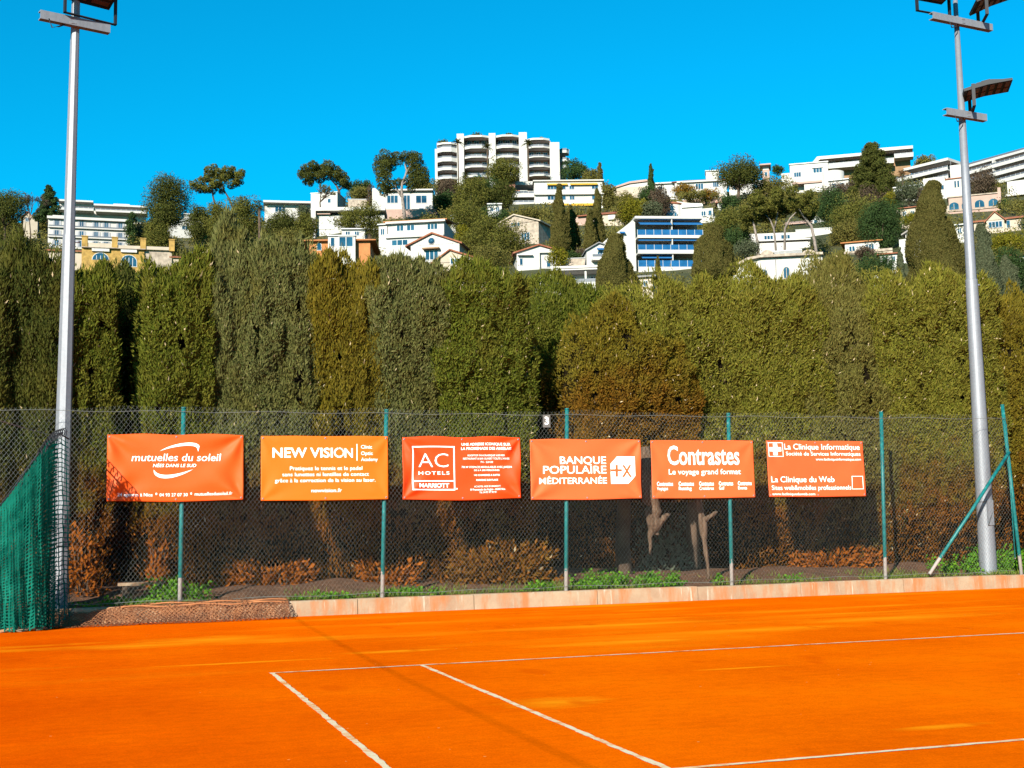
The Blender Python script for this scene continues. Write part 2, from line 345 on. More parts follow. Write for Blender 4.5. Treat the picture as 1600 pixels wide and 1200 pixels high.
def kerb():
    m = MB(); x = -6.; r = random.Random(3)
    cuts = [onZ(px, 930, .2)[0] for px in (0,)]
    while x < 32:
        L = r.uniform(1.7, 2.3); h = .225+r.uniform(-.008, .008); f = YK+r.uniform(-.006, .006)
        m.prism([(f, -.03), (f+.008, h-.02), (f+.03, h), (YK+.21, h), (YK+.21, -.03)], x, x+L-.010, 'yz'); x += L
    tag(m.build('kerb_wall', M['kerb']), 'low stained concrete kerb wall running along the foot of the wire fence', 'kerb')
kerb()
def bed(u, v):
    x = -14+48*u; y = 19.065+9*v; e = min(1, v*14)
    return (x, y, .17+e*(.05+.05*float(vn(np.array([x*1.1, y*1.1, 0.])))+.02*float(vn(np.array([x*4, y*4, 0.]))))+.18*min(1, max(0, (y-19.4)/1.2)))
tag(grid('soil_bed', bed, 260, 50, M['soil']), kind='structure')
# ------------------------------------------------------------------ FENCE
YF = 19.0
def fence():
    r = empty('wire_fence', (7, YF, .2), 0, 'tall chain link fence on teal posts standing behind the kerb with banners tied to it', 'fence')
    o = Vector(r.location); X0, X1, Z0, Z1 = -4.4, 15.46, .25, 3.045
    m = MB(); sp_, hz = .063, Z1-Z0; sl = .78; w = .0011; rr = random.Random(5)
    for sgn in (1, -1):
        x = X0-hz*sl
        while x < X1+hz*sl:
            a, b = (x, x+hz*sl) if sgn > 0 else (x+hz*sl, x)       # x at the bottom, x at the top
            za, zb = 0., 1.; xa, xb = a, b
            for lim, lo in ((X0, True), (X1, False)):
                if abs(b-a) > 1e-9:
                    t = (lim-a)/(b-a)
                    if (lo and a < lim) or (not lo and a > lim): za = max(za, t)
                    if (lo and b < lim) or (not lo and b > lim): zb = min(zb, t)
            if za < zb-.004:
                N = max(1, int((zb-za)*6)); pts = []
                for i in range(N+1):
                    t = za+(zb-za)*i/N; px = a+(b-a)*t; z = Z0+hz*t
                    z2 = z+.022*math.sin(px*1.9)*t+.012*math.sin(px*5.3)*t
                    pts.append((px+.010*math.sin(px*2.3+z*3.), YF-.036+.014*math.sin(px*2.1+z*1.3)+(.003 if sgn > 0 else -.003), z2))
                m.tube([Vector(p)-o for p in pts], w if sgn > 0 else w*.72, 3, False)
            x += sp_
    m.build('wire_mesh', M['wire'], r)
    for xb, xt, zt in [(-1.95, -1.93, 3.03), (1.11, 1.138, 3.04), (4.045, 4.138, 3.035), (6.98, 7.07, 3.08), (9.875, 9.93, 3.03), (12.795, 12.878, 3.08), (15.62, 15.41, 3.23)]:
        p = MB().tube([Vector((xb, YF+.005, -.05))-o, Vector((xb+(xt-xb)*.5, YF+.005, 1.6))-o, Vector((xt, YF+.005, zt))-o], .032, 12)
        c = MB().tube([Vector((xt, YF+.005, zt+.001))-o, Vector((xt, YF+.005, zt+.022))-o], [.042, .03], 12)
        q = p.build('post', M['post'], r); c.build('post_cap', M['post'], q)
    MB().tube([Vector((13.66, YF-.03, .29))-o, Vector((14.6, YF-.055, 1.39))-o, Vector((15.47, YF-.03, 2.40))-o], .03, 10).build('brace', M['post'], r)
    for z in (.29, 2.99):
        MB().tube([Vector((X0+i*.33, YF-.045, z+.012*math.sin(i*1.3)))-o for i in range(61)], .0035, 4).build('tension_wire', M['wire'], r)
    r2 = MB().tube([Vector((15.46, YF-.03, .5))-o, Vector((15.44, YF-.03, 2.9))-o], .012, 6).build('stretcher_bar', M['post'], r)
fence()
# ------------------------------------------------------------------ LETTERING
FC = {}
def glyphs(s, bold, spacing=1.):
    k = (s, bold, spacing)
    c = bpy.data.curves.new('t', 'FONT'); c.body = s; c.size = 1; c.offset = bold; c.space_character = spacing; c.resolution_u = 3; c.fill_mode = 'FRONT'
    o = bpy.data.objects.new('t', c); COL.objects.link(o); bpy.context.view_layer.update()
    me = bpy.data.meshes.new_from_object(o.evaluated_get(bpy.context.evaluated_depsgraph_get()))
    n = len(me.vertices); V = np.empty(3*n, np.float32); me.vertices.foreach_get('co', V); V = V.reshape(-1, 3); Fs = [tuple(p.vertices) for p in me.polygons]
    bpy.data.objects.remove(o); bpy.data.curves.remove(c); bpy.data.meshes.remove(me)
    return V, Fs
CAP = .729
class Banner:
    """a printed tarpaulin on the fence; writing is placed in the coordinates of its artwork bb"""
    def __init__(s, label, X0, X1, Z0, Z1, bb, color, wr, seed, tilt=0.):
        s.X0, s.X1, s.Z0, s.Z1, s.bb, s.wr, s.seed, s.tilt = X0, X1, Z0, Z1, bb, wr, seed, tilt
        s.W, s.H = X1-X0, Z1-Z0; s.o = Vector((X0, YF-.075, Z0))
        m = _banner('banner_print', color)
        V = []; nu, nv = 120, 60
        for j in range(nv+1):
            for i in range(nu+1): V.append(s.at(i/nu*s.W, j/nv*s.H))
        N = len(V); V += [(p[0], p[1]+.003, p[2]) for p in V]
        Fs = []
        for j in range(nv):
            for i in range(nu):
                a = j*(nu+1)+i; Fs.append((a, a+1, a+nu+2, a+nu+1)); Fs.append((N+a, N+a+nu+1, N+a+nu+2, N+a+1))
        rim = [i for i in range(nu+1)]+[j*(nu+1)+nu for j in range(1, nv+1)]+[nv*(nu+1)+i for i in range(nu-1, -1, -1)]+[j*(nu+1) for j in range(nv-1, 0, -1)]
        for a, b in zip(rim, rim[1:]+rim[:1]): Fs.append((a, N+a, N+b, b))
        me = bpy.data.meshes.new('banner'); me.from_pydata(V, [], Fs); me.polygons.foreach_set('use_smooth', [True]*len(Fs)); me.update()
        s.ob = addmesh('banner', me, m); s.ob.location = s.o
        tag(s.ob, label, 'banner', 'advertising banners tied along the wire fence')
        for (x, z) in ((.03, .03), (s.W-.03, .03), (.03, s.H-.03), (s.W-.03, s.H-.03), (s.W/2, s.H-.03), (s.W/2, .03)):
            p = s.at(x, z); g = MB().tube([(p[0], p[1]-.004, p[2]), (p[0], p[1]-.001, p[2])], .014, 10)
            g.build('eyelet', M['galv'], s.ob)
    def at(s, x, z, off=0.):
        u, v = x/s.W, z/s.H; y = 0.
        e = min(u, 1-u)*2; f = min(v, 1-v)*2
        for k, (cu, cv) in enumerate(((0, 0), (1, 0), (0, 1), (1, 1))):     # folds running in from the tied corners
            du, dv = abs(u-cu)*s.W, abs(v-cv)*s.H; r_ = math.hypot(du, dv); a = math.atan2(dv, du+1e-6)
            y += s.wr*.017*math.exp(-((r_-.25)/.32)**2)*math.sin(a*7+k*2+s.seed)*min(1, r_*4)
        n = float(vn(np.array([x*1.3+s.seed*7, z*1.9, s.seed])))
        y += s.wr*.016*n*min(1, f*2.5)
        d = (x*.8-z)*3.2+s.seed; y += s.wr*.010*math.sin(d*2.2)*math.exp(-((u-.75)/.3)**2)*min(1, f*2)
        edge = -.016*math.sin(math.pi*u)**2*(1-v)**6*s.wr+.014*s.wr*math.sin(u*math.pi*2)**2*v**8
        return (x+s.tilt*(s.H-z), -.004-y-off*1., z+edge-s.tilt*.25*x)
    def uv(s, cx, cy):
        a, b, c, d = s.bb; return (cx-a)/(c-a)*s.W, (d-cy)/(d-b)*s.H
    def put(s, name, V, Fs, mat, off=.006):
        import bmesh
        bm = bmesh.new(); vv = [bm.verts.new((x, 0, z)) for x, z in V]
        for f in Fs:
            try: bm.faces.new([vv[i] for i in f])
            except ValueError: pass
        xs = [p[0] for p in V]; zs = [p[1] for p in V]; stp = .05
        for lo, hi, ax in ((min(xs), max(xs), 0), (min(zs), max(zs), 2)):
            for k in range(math.floor(lo/stp)+1, math.ceil(hi/stp)):
                co = [0, 0, 0]; no = [0, 0, 0]; co[ax] = k*stp; no[ax] = 1
                bmesh.ops.bisect_plane(bm, geom=bm.verts[:]+bm.edges[:]+bm.faces[:], dist=1e-5, plane_co=co, plane_no=no)
        for v in bm.verts: v.co = s.at(v.co.x, v.co.z, off)
        me = bpy.data.meshes.new(name); bm.to_mesh(me); bm.free(); me.update()
        return addmesh(name, me, mat, s.ob)
    def text(s, t, x0, x1, top, base, bold=.0, slant=0., spacing=1., mat='ink', off=.006):
        V, Fs = glyphs(t, bold, spacing); a, b = V[:, 0].min(), V[:, 0].max()
        X0, Zb = s.uv(x0, base); X1, Zt = s.uv(x1, top); kx = (X1-X0)/(b-a); kz = (Zt-Zb)/CAP
        return s.put('lettering', [(X0+(p[0]-a)*kx+slant*p[1]*kz, Zb+p[1]*kz) for p in V], Fs, M[mat], off)
    def poly(s, name, P, mat='ink', off=.006):
        return s.put(name, [s.uv(*p) for p in P], [tuple(range(len(P)))], M[mat], off)
    def strip(s, name, A, B, mat='ink', off=.006):
        V = [s.uv(*p) for p in A]+[s.uv(*p) for p in B]; n = len(A)
        return s.put(name, V, [(i, i+1, n+i+1, n+i) for i in range(n-1)], M[mat], off)
    def frame(s, name, x0, x1, y0, y1, w, mat='ink'):
        V = [s.uv(*p) for p in ((x0, y0), (x1, y0), (x1, y1), (x0, y1), (x0+w, y0+w), (x1-w, y0+w), (x1-w, y1-w), (x0+w, y1-w))]
        return s.put(name, V, [(0, 1, 5, 4), (1, 2, 6, 5), (2, 3, 7, 6), (3, 0, 4, 7)], M[mat])
    def rect(s, name, x0, x1, y0, y1, mat='ink', off=.006): return s.poly(name, [(x0, y0), (x1, y0), (x1, y1), (x0, y1)], mat, off)
def bez(P, n=24):
    P = np.array(P, float); T = np.linspace(0, 1, n)[:, None]
    return [tuple(q) for q in ((1-T)**3*P[0]+3*T*(1-T)**2*P[1]+3*T*T*(1-T)*P[2]+T**3*P[3])]
b = Banner('bright orange insurer banner with white crescent swooshes around its italic name', .088, 1.986, 1.71, 2.65, (110, 130, 1535, 810), (.56, .068, .004), 1.2, 1.)
b.text('mutuelles du soleil', 360, 1285, 322, 402, .004, .16)
b.text('NÉES DANS LE SUD', 580, 1030, 430, 465, .008, .2)
b.text('24 agences à Nice', 222, 580, 726, 760, .006); b.text('•', 610, 628, 700, 766, .0); b.text('04 93 27 07 30', 652, 945, 728, 760, .006)
b.text('•', 972, 990, 700, 766, .0); b.text('mutuellesdusoleil.fr', 1018, 1418, 722, 757, .006)
b.strip('logo', bez([(650, 300), (800, 205), (1040, 185), (1066, 250)])+[(1055, 303)], bez([(650, 300), (820, 238), (1010, 225), (1040, 268)])+[(1052, 303)])
b.strip('logo', bez([(590, 490), (575, 600), (770, 620), (1000, 488)]), bez([(590, 490), (620, 560), (760, 570), (1000, 488)]))
b = Banner('yellowish orange eye clinic banner with three centred text lines under a large name', 2.240, 4.137, 1.69, 2.638, (112, 130, 1432, 806), (.60, .108, .002), .35, 2.)
b.text('NEW VISI', 228, 848, 250, 354, .02); b.text('N', 972, 1058, 255, 356, .02)
A = [(914+55*math.cos(a), 305+54*math.sin(a)) for a in np.linspace(.9, 4.5, 24)]; B2 = [(914+37*math.cos(a), 305+36*math.sin(a)) for a in np.linspace(.9, 4.5, 24)]
b.strip('logo', A, B2)
for a in np.linspace(4.75, 6.95, 9):
    c_, s_ = math.cos(a), math.sin(a); b.poly('logo_ray', [(914+38*c_-3*s_, 305+38*s_+3*c_), (914+57*c_-3*s_, 305+57*s_+3*c_), (914+57*c_+3*s_, 305+57*s_-3*c_), (914+38*c_+3*s_, 305+38*s_-3*c_)])
b.rect('divider', 1097, 1106, 214, 392)
for t, x1, y in (('Clinic', 1262, 262), ('Optic', 1268, 330), ('Academy', 1322, 395)): b.text(t, 1145, x1, y-38, y, .008)
b.text('Pratiquez le tennis et le padel', 405, 1158, 448, 490, .004); b.text('sans lunettes ni lentilles de contact', 328, 1228, 512, 553, .004)
b.text('grâce à la correction de la vision au laser.', 252, 1298, 575, 616, .004); b.text('newvision.fr', 625, 942, 682, 722, .008)
b = Banner('creased reddish orange hotel banner with a square white framed logo and small text', 4.360, 6.245, 1.683, 2.625, (125, 180, 1465, 872), (.56, .046, .003), 1.5, 3.)
b.frame('logo_frame', 230, 712, 280, 770, 14); b.rect('divider', 244, 698, 662, 674)
b.text('AC', 300, 640, 350, 515, -.012); b.text('HOTELS', 300, 650, 560, 598, .012, spacing=1.25); b.text('MARRIOTT', 306, 645, 692, 738, .03, spacing=.95); b.rect('mark', 722, 738, 746, 760)
for t, x0, x1, y0, y1, bo in (('UNE ADRESSE ICONIQUE SUR', 790, 1350, 243, 272, .022), ('LA PROMENADE DES ANGLAIS', 785, 1360, 290, 320, .022), ('ROOFTOP PANORAMIQUE VUE MER', 858, 1285, 373, 393, .012),
        ("RESTAURANT & BAR OUVERT TOUTE L'ANNÉE", 806, 1342, 408, 430, .012), ('7H - 22H30', 1005, 1150, 447, 468, .012), ("700 M² D'ESPACES MODULABLES AVEC JARDIN", 788, 1362, 503, 525, .012),
        ('DE 6 À 300 PERSONNES', 932, 1225, 540, 560, .012), ('143 CHAMBRES & SUITES', 932, 1228, 595, 615, .02), ('PARKING SUR PLACE', 955, 1202, 650, 670, .02), ('AC HOTEL NICE BY MARRIOTT', 930, 1228, 722, 740, .01),
        ('59 Promenade des Anglais - 06000 Nice', 883, 1278, 753, 775, .01), ('Tél. 04 93 97 90 90', 985, 1178, 785, 805, .01)): b.text(t, x0, x1, y0, y1, bo)
b = Banner('pale orange bank banner with a white cut-corner emblem right of its three line name', 6.408, 8.290, 1.655, 2.597, (135, 210, 1510, 958), (.56, .092, .022), .8, 4.)
b.text('BANQUE', 492, 1068, 420, 516, .012); b.text('POPULAIRE', 288, 1068, 537, 636, .012); b.text('MÉDITERRANÉE', 240, 1068, 685, 764, .012)
b.poly('emblem', [(1120, 520), (1205, 424), (1430, 424), (1430, 672), (1345, 770), (1120, 770)])
M['bankorange'] = plain('bank_orange', (.56, .092, .022), .5, var=.05)
b.rect('emblem_cross', 1181, 1211, 530, 680, 'bankorange', .010); b.rect('emblem_cross', 1120, 1181, 585, 613, 'bankorange', .010); b.rect('emblem_cross', 1211, 1262, 585, 613, 'bankorange', .010)
b.text('X', 1262, 1386, 530, 680, .03, mat='bankorange', off=.010)
b = Banner('pale orange travel agency banner with tall narrow name and five small logos in a row', 8.468, 10.322, 1.65, 2.588, (125, 152, 1415, 870), (.56, .092, .022), .35, 5., .006)
b.text('Contrastes', 325, 1228, 212, 452, .015); b.text('Le voyage grand format', 335, 1238, 506, 575, .006)
for x0, x1, t, w in ((182, 380, 'Voyages', 315), (450, 640, 'Running', 608), (705, 890, 'Croisières', 888), (954, 1137, 'Golf', 1022), (1198, 1372, 'Events', 1310)):
    b.text('Contrastes', x0, x1, 664, 714, .03); b.text(t, x0, w, 726, 768, .03 if t == 'Running' else .012)
b = Banner('orange computer repair banner with a white cross in a box, rightmost of the six', 10.568, 12.424, 1.652, 2.588, (132, 155, 1335, 842), (.56, .080, .020), .35, 6., .02)
b.frame('logo_frame', 150, 330, 178, 352, 7); b.poly('emblem', [(210, 192), (262, 192), (262, 236), (306, 236), (306, 287), (262, 287), (262, 334), (210, 334), (210, 287), (165, 287), (165, 236), (210, 236)])
b.text('La Clinique Informatique', 348, 1288, 190, 262, .004); b.text('Société de Services Informatiques', 362, 1292, 288, 336, .004); b.text('www.lacliniqueinformatique.com', 728, 1296, 366, 396, .012)
b.text('La Clinique du Web', 165, 945, 590, 664, .004); b.text('Sites web&mobiles professionnels', 165, 1150, 700, 758, .004); b.text('www.lacliniqueduweb.com', 168, 695, 790, 822, .008)
b.frame('panel_frame', 1160, 1308, 590, 755, 7)
# ------------------------------------------------------------------ NUMBER PLATE
def plate():
    p = onY(854, 658, YF-.06); r = empty('number_plate', p, 0, 'small grey plate numbered three wired to the top of the fence', 'sign')
    V, Fs = glyphs('3', .03); V = V-[(V[:, 0].min()+V[:, 0].max())/2, CAP/2, 0]
    m = MB().box(-.062, .062, -.004, .004, -.10, .10); m.build('plate', plain('plate_grey', (.10, .095, .09), .6), r)
    m = MB(); m.add([(x*.16, -.008, z*.17+.01) for x, z, _ in V], Fs); m.build('number', M['ink'], r)
plate()
# ------------------------------------------------------------------ FLOODLIGHT MASTS
def lamp(r, loc, yaw, pitch, w=.70, h=.86):
    """LED floodlight: U bracket, finned housing bent in two leaves, rows of lenses on its underside"""
    from mathutils import Euler
    R = (Matrix.Translation(Vector(loc)) @ Matrix.Rotation(yaw, 4, 'Z'))
    T = R @ Matrix.Translation((0, 0, .30)) @ Matrix.Rotation(pitch, 4, 'X') @ Matrix.Translation((0, -h*.32, 0))
    def tr(m, X): m.v = [tuple(X @ Vector(p)) for p in m.v]; return m
    m = MB()
    for s in (-1, 1): m.prism([(s*(w/2+.02), 0), (s*(w/2+.05), 0), (s*(w/2+.05), .42), (s*(w/2+.02), .42)], -.03, .03, 'xz')
    m.box(-w/2-.05, w/2+.05, -.03, .03, 0, .012)
    br = tr(m, R).build('bracket', M['dark'], r)
    m = MB(); n = 8
    prof = [(-h/2, .02), (-h/2, .06), (0, .12), (h/2, .08), (h/2, .03), (0, .05)]
    m.prism([(p, q) for p, q in prof], -w/2, w/2, 'yz')
    for i in range(11):
        x = -w/2+.04+i*(w-.08)/10; m.prism([(-h*.35, .085), (-h*.1, .14), (h*.2, .14), (h*.35, .10)], x-.006, x+.006, 'yz')
    hs = tr(m, T).build('housing', M['dark'], r)
    lens = MB()
    for c in (-1, 1):
        for k in range(6):
            y0 = -h/2+.04+k*(h-.06)/6; y1 = y0+(h-.06)/6*.58; zz = lambda y: .02+(.03*(1-abs(y)/(h/2))) if y < 0 else .05-(.02*y/(h/2))
            x0, x1 = (c*.04, c*(w/2-.05)); x0, x1 = min(x0, x1), max(x0, x1)
            lens.add([(x0, y0, zz(y0)-.012), (x1, y0, zz(y0)-.012), (x1, y1, zz(y1)-.012), (x0, y1, zz(y1)-.012), (x0, y0, zz(y0)+.004), (x1, y0, zz(y0)+.004), (x1, y1, zz(y1)+.004), (x0, y1, zz(y1)+.004)],
                     [(0, 1, 2, 3), (0, 4, 5, 1), (1, 5, 6, 2), (2, 6, 7, 3), (3, 7, 4, 0)])
    tr(lens, T).build('lens', M['lens'], hs)
    d = MB().box(-.16, .16, -.09, .07, .10, .20); tr(d, T).build('driver_box', M['dark'], hs)
def crossbar(r, z, ang, L, mat, x0=0.):
    m = MB(); c, s = math.cos(ang), math.sin(ang); w = .10
    P = [(0, 0), (.11, 0), (.11, .015), (.015, .015), (.015, .115), (.11, .115), (.11, .13), (0, .13)]
    V = []
    for a in (-L/2+x0, L/2+x0):
        for p, q in P: V.append((a*c-(-.17+p)*s, a*s+(-.17+p)*c, z+q))
    n = len(P); m.add(V, [tuple(range(n)), tuple(range(2*n-1, n-1, -1))]+[(i, n+i, n+(i+1) % n, (i+1) % n) for i in range(n)])
    o = m.build('crossbar', M[mat], r)
    k = MB()
    for h in (.03, .10): k.tube([(.17*math.cos(t)*1.-.0, .17*math.sin(t), z+h) for t in np.linspace(-2.6, -.5, 9)], .012, 6)
    k.build('clamp', M['galv'], o)
    m = MB().tube([(-.35*c-.16*s*-1, -.35*s-.16, z+.02), (-.28*c+.1*s, -.28*s-.16, z-.10), (-.15*c, -.15*s-.16, z-.06), (-.05, -.12, z+.02)], .012, 6)
    m.build('cable', M['dark'], o)
    return o
def mast(x, y, label, lean, sides, bars, lamps, rot):
    r = empty('floodlight_mast', (x, y, .2), 0, label, 'floodlight', 'floodlight masts behind the fence')
    H = 10.75; m = MB()
    prof, up = ([(-.25, .130), (5.38, .090), (5.40, .090)], [(5.36, .082), (H, .050)]) if sides == 8 else ([(-.25, .158), (5.38, .108), (5.40, .108)], [(5.36, .094), (H, .042)])
    for pr in (prof, up):
        pts = [(lean*z, 0, z) for z, _ in pr]; V = []; n = sides
        for (px, py, pz), (_, ra) in zip(pts, pr):
            for k in range(n): q = rot+2*math.pi*k/n; V.append((px+ra*math.cos(q), py+ra*math.sin(q), pz))
        m.add(V, [(i*n+k, i*n+(k+1) % n, (i+1)*n+(k+1) % n, (i+1)*n+k) for i in range(len(pr)-1) for k in range(n)]+[tuple((len(pr)-1)*n+k for k in range(n))], sides > 8)
    p = m.build('pole', M['galv'], r)
    MB().tube([(lean*5.38+.09, -.02, 5.30), (lean*5.38+.15, -.03, 5.30)], .02, 8).build('joint_bolt', M['galv'], p)
    MB().box(-.06, .06, -.165, -.12, .9, 1.35).build('hatch', M['galv'], p)
    if sides > 8:
        MB().tube([(.142*math.cos(a), .142*math.sin(a), 1.32) for a in np.linspace(0, 2*math.pi, 17)], .008, 5).build('strap', M['dark'], p); MB().tube([(.10, -.12, 1.32), (.05, -.155, 1.15), (-.03, -.165, 1.0), (-.06, -.16, .9)], .010, 5).build('cable', M['dark'], p)
    for z, ang, L, mat, x0 in bars: crossbar(r, z-.2, ang, L, mat, x0)
    for loc, yaw, pitch in lamps: lamp(r, (loc[0], loc[1], loc[2]-.2), yaw, pitch)
    return r
# left mast: crossbar at 8.85 m (upper pair lies above the picture)
mast(-.535, 19.35, 'grey steel floodlight mast rising beside the green court net', .009, 8, [(8.72, .31, 1.02, 'galv', .04), (10.3, .14, 1.5, 'galv', 0)],
     [((.29, -.10, 8.86), .40, -.34), ((-.62, -.15, 10.44), -.6, -.2), ((.62, -.15, 10.44), .7, -.2)], .2)
mast(15.23, 19.42, 'grey steel floodlight mast at the braced corner post of the fence', .0, 16, [(10.42, .14, 1.5, 'galv', 0), (8.62, .14, 1.0, 'galv', -.04)],
     [((-.62, -.16, 10.56), .1, -.25), ((.55, -.06, 10.56), 1.1, -.35), ((.16, -.10, 8.76), 1.0, -.16)], .1)
# ------------------------------------------------------------------ HEDGE OF CYPRESSES
def hedge(label, xl, xr, ytop, Yf, mat, streak=1., zb=.28, dens=4600, b=1.1, topf=.28, bulge=0., spread=1.0, trunk=(.0, .13), lz=1., pw=4., fx=.20):
    Xl, Xr = onY(xl, 520, Yf+.3)[0], onY(xr, 520, Yf+.3)[0]; cx = (Xl+Xr)/2; a = (Xr-Xl)/2*1.22*spread
    zt = onY((xl+xr)/2, ytop, Yf+.55)[2]-.20; r = empty('cypress', (cx, Yf+b, .3), 0, label, 'cypress', 'tall clipped cypresses of the hedge')
    seed = int(xl*7+3) % 997
    def prof(t): return np.where(t < 1-topf, 1., np.clip(1-np.clip((t-(1-topf))/topf, 0, 1)**pw, 0, 1)**(1/pw))*(.86+.14*np.clip(t/.2, 0, 1))
    def front(z): return Yf+.62*np.clip((2.3-z)/2.1, 0, 1)**1.2*(1 if zb < 1 else .35)+.035*np.clip(z-3, 0, 9)-bulge*np.exp(-((z-3.4)/1.2)**2)
    def surf(th, t, sc=1., sc_=None):
        st, ct = sc_ if sc_ is not None else (np.sin(th), np.cos(th)); w = prof(t); z = zb+(zt-zb)*t
        x = a*w*np.sign(st)*np.abs(st)**.62; dy = b*(.35+.65*w)*np.sign(ct)*np.abs(ct)**fx
        return np.stack([cx+x*sc, front(z)+b-dy*sc, z], -1)
    n = int((2*a+1.2*b)*(zt-zb)*dens)
    t = RNG.random(n)**.95; t = np.where(RNG.random(n) < .12, 1-RNG.random(n)**2*topf*1.1, t)
    fr_ = RNG.random(n) < .72; u_ = RNG.uniform(-1, 1, n); w_ = RNG.uniform(-1, .999, n)
    st = np.where(fr_, np.sign(u_)*np.abs(u_)**(1/.62), 0); ct = np.where(fr_, np.sqrt(1-st**2), -np.sign(w_)*np.abs(w_)**(1/fx))
    st = np.where(fr_, st, np.where(RNG.random(n) < .5, -1, 1)*np.sqrt(np.clip(1-ct**2, 0, 1)))
    P = surf(None, t, 1., (st, ct)); N = unit(np.stack([st*np.where(fr_, .55, 1.), -np.abs(ct)-np.where(fr_, .2, -.4), 0*t], -1)); tz = np.clip((t-(1-topf))/topf, 0, 1)[:, None]
    N = unit(N*(1-tz*.75)+np.array([0, 0, 1.])*tz*.9)
    sv = np.array([2.6, 2.6, 2.6*(1-.62*streak)]); s2 = np.array([7.5, 7.5, 7.5*(1-.68*streak)])
    d = .14*vn(P*sv, seed)+.115*vn(P*s2, seed+1)+.08*vn(P*1.0, seed+5)
    P = P+N*(d[:, None]-.10*RNG.random(n)[:, None]); P[:, 2] += tz[:, 0]*(.28*vn(np.stack([P[:, 0]*3.1, P[:, 1]*3.1, 0*t], -1), seed+2)+.10*vn(np.stack([P[:, 0]*9, P[:, 1]*9, 0*t], -1), seed+3))
    keep = (vn(P*s2*.8, seed+1)+.5*vn(P*s2*2., seed+9)) > -.66; keep |= t > .84; keep &= RNG.random(n) < (.20+.80*np.clip((P[:, 2]-1.1)/.9, 0, 1) if zb < 1 else 1.); P, N = P[keep], N[keep]; n = len(P)  # lower leaves thinned so the dark core reads as shade
    D = unit(N*.55+np.array([0, 0, 1.])*(.35+.75*streak)+RNG.normal(size=(n, 3))*(.62-.25*streak))
    L = RNG.uniform(.032, .082, n)*(1+.35*streak)*lz; W = RNG.uniform(.014, .029, n)*lz
    L = np.where((tz_ := np.clip((P[:, 2]-zb)/(zt-zb), 0, 1)) > .9, np.where(RNG.random(n) < .10, L*2.2, L), L)
    P = P-np.array([cx, Yf+b, .3]); quads('foliage', kites(P, D, L, W, N*.8), M[mat], r)
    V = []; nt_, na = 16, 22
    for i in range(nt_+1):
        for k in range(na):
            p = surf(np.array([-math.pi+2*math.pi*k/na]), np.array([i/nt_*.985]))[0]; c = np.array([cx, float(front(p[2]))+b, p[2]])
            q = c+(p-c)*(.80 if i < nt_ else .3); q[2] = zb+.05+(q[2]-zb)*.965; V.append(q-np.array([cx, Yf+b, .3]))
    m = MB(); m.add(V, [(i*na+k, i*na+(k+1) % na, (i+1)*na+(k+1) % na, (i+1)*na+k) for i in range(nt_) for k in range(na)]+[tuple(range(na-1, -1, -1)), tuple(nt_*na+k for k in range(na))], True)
    m.build('shade_core', M['core'], r)  # solid dark core standing for the shade behind the leaves
    tx, tr_ = trunk; m = MB(); m.tube([(tx+.02, 0, -.3), (tx, .02, .5), (tx+.05, 0, 1.4), (tx, .1, 2.6)], [tr_*1.3, tr_, tr_*.95, tr_*.8], 10); m.build('trunk', M['bark'], r)
    return r
G_DARK = [(0.0267, 0.0377, 0.0079), (0.0433, 0.0513, 0.0105), (0.0632, 0.065, 0.0159), (0.0199, 0.0308, 0.0087)]
G_MID = [(0.055, 0.0723, 0.0085), (0.0842, 0.097, 0.0128), (0.1152, 0.1141, 0.0171), (0.0426, 0.059, 0.0102)]
G_YEL = [(0.0865, 0.0723, 0.0079), (0.1152, 0.0904, 0.01), (0.1398, 0.1053, 0.014), (0.0617, 0.0574, 0.01)]
G_GREY = [(0.0685, 0.0807, 0.0242), (0.096, 0.0998, 0.0316), (0.1279, 0.1236, 0.0445), (0.0502, 0.0618, 0.0205)]
G_LIME = [(0.0896, 0.0964, 0.0122), (0.1255, 0.1213, 0.0165), (0.1569, 0.1377, 0.0243), (0.0673, 0.0754, 0.0134)]
for k, g, bz, ba in (('h_dark', G_DARK, 1.2, .9), ('h_mid', G_MID, 1.55, .95), ('h_yel', G_YEL, 1.45, .9), ('h_grey', G_GREY, 1.45, .9), ('h_lime', G_LIME, 1.5, .9), ('h_brown', G_YEL, 3.45, .58), ('h_low', G_MID, 1.3, .85), ('h_olive', [(.082, .080, .020), (.112, .102, .026), (.138, .120, .034), (.056, .056, .014)], 1.0, .8)):
    M[k] = hedge_mat(k, g, bz, ba)
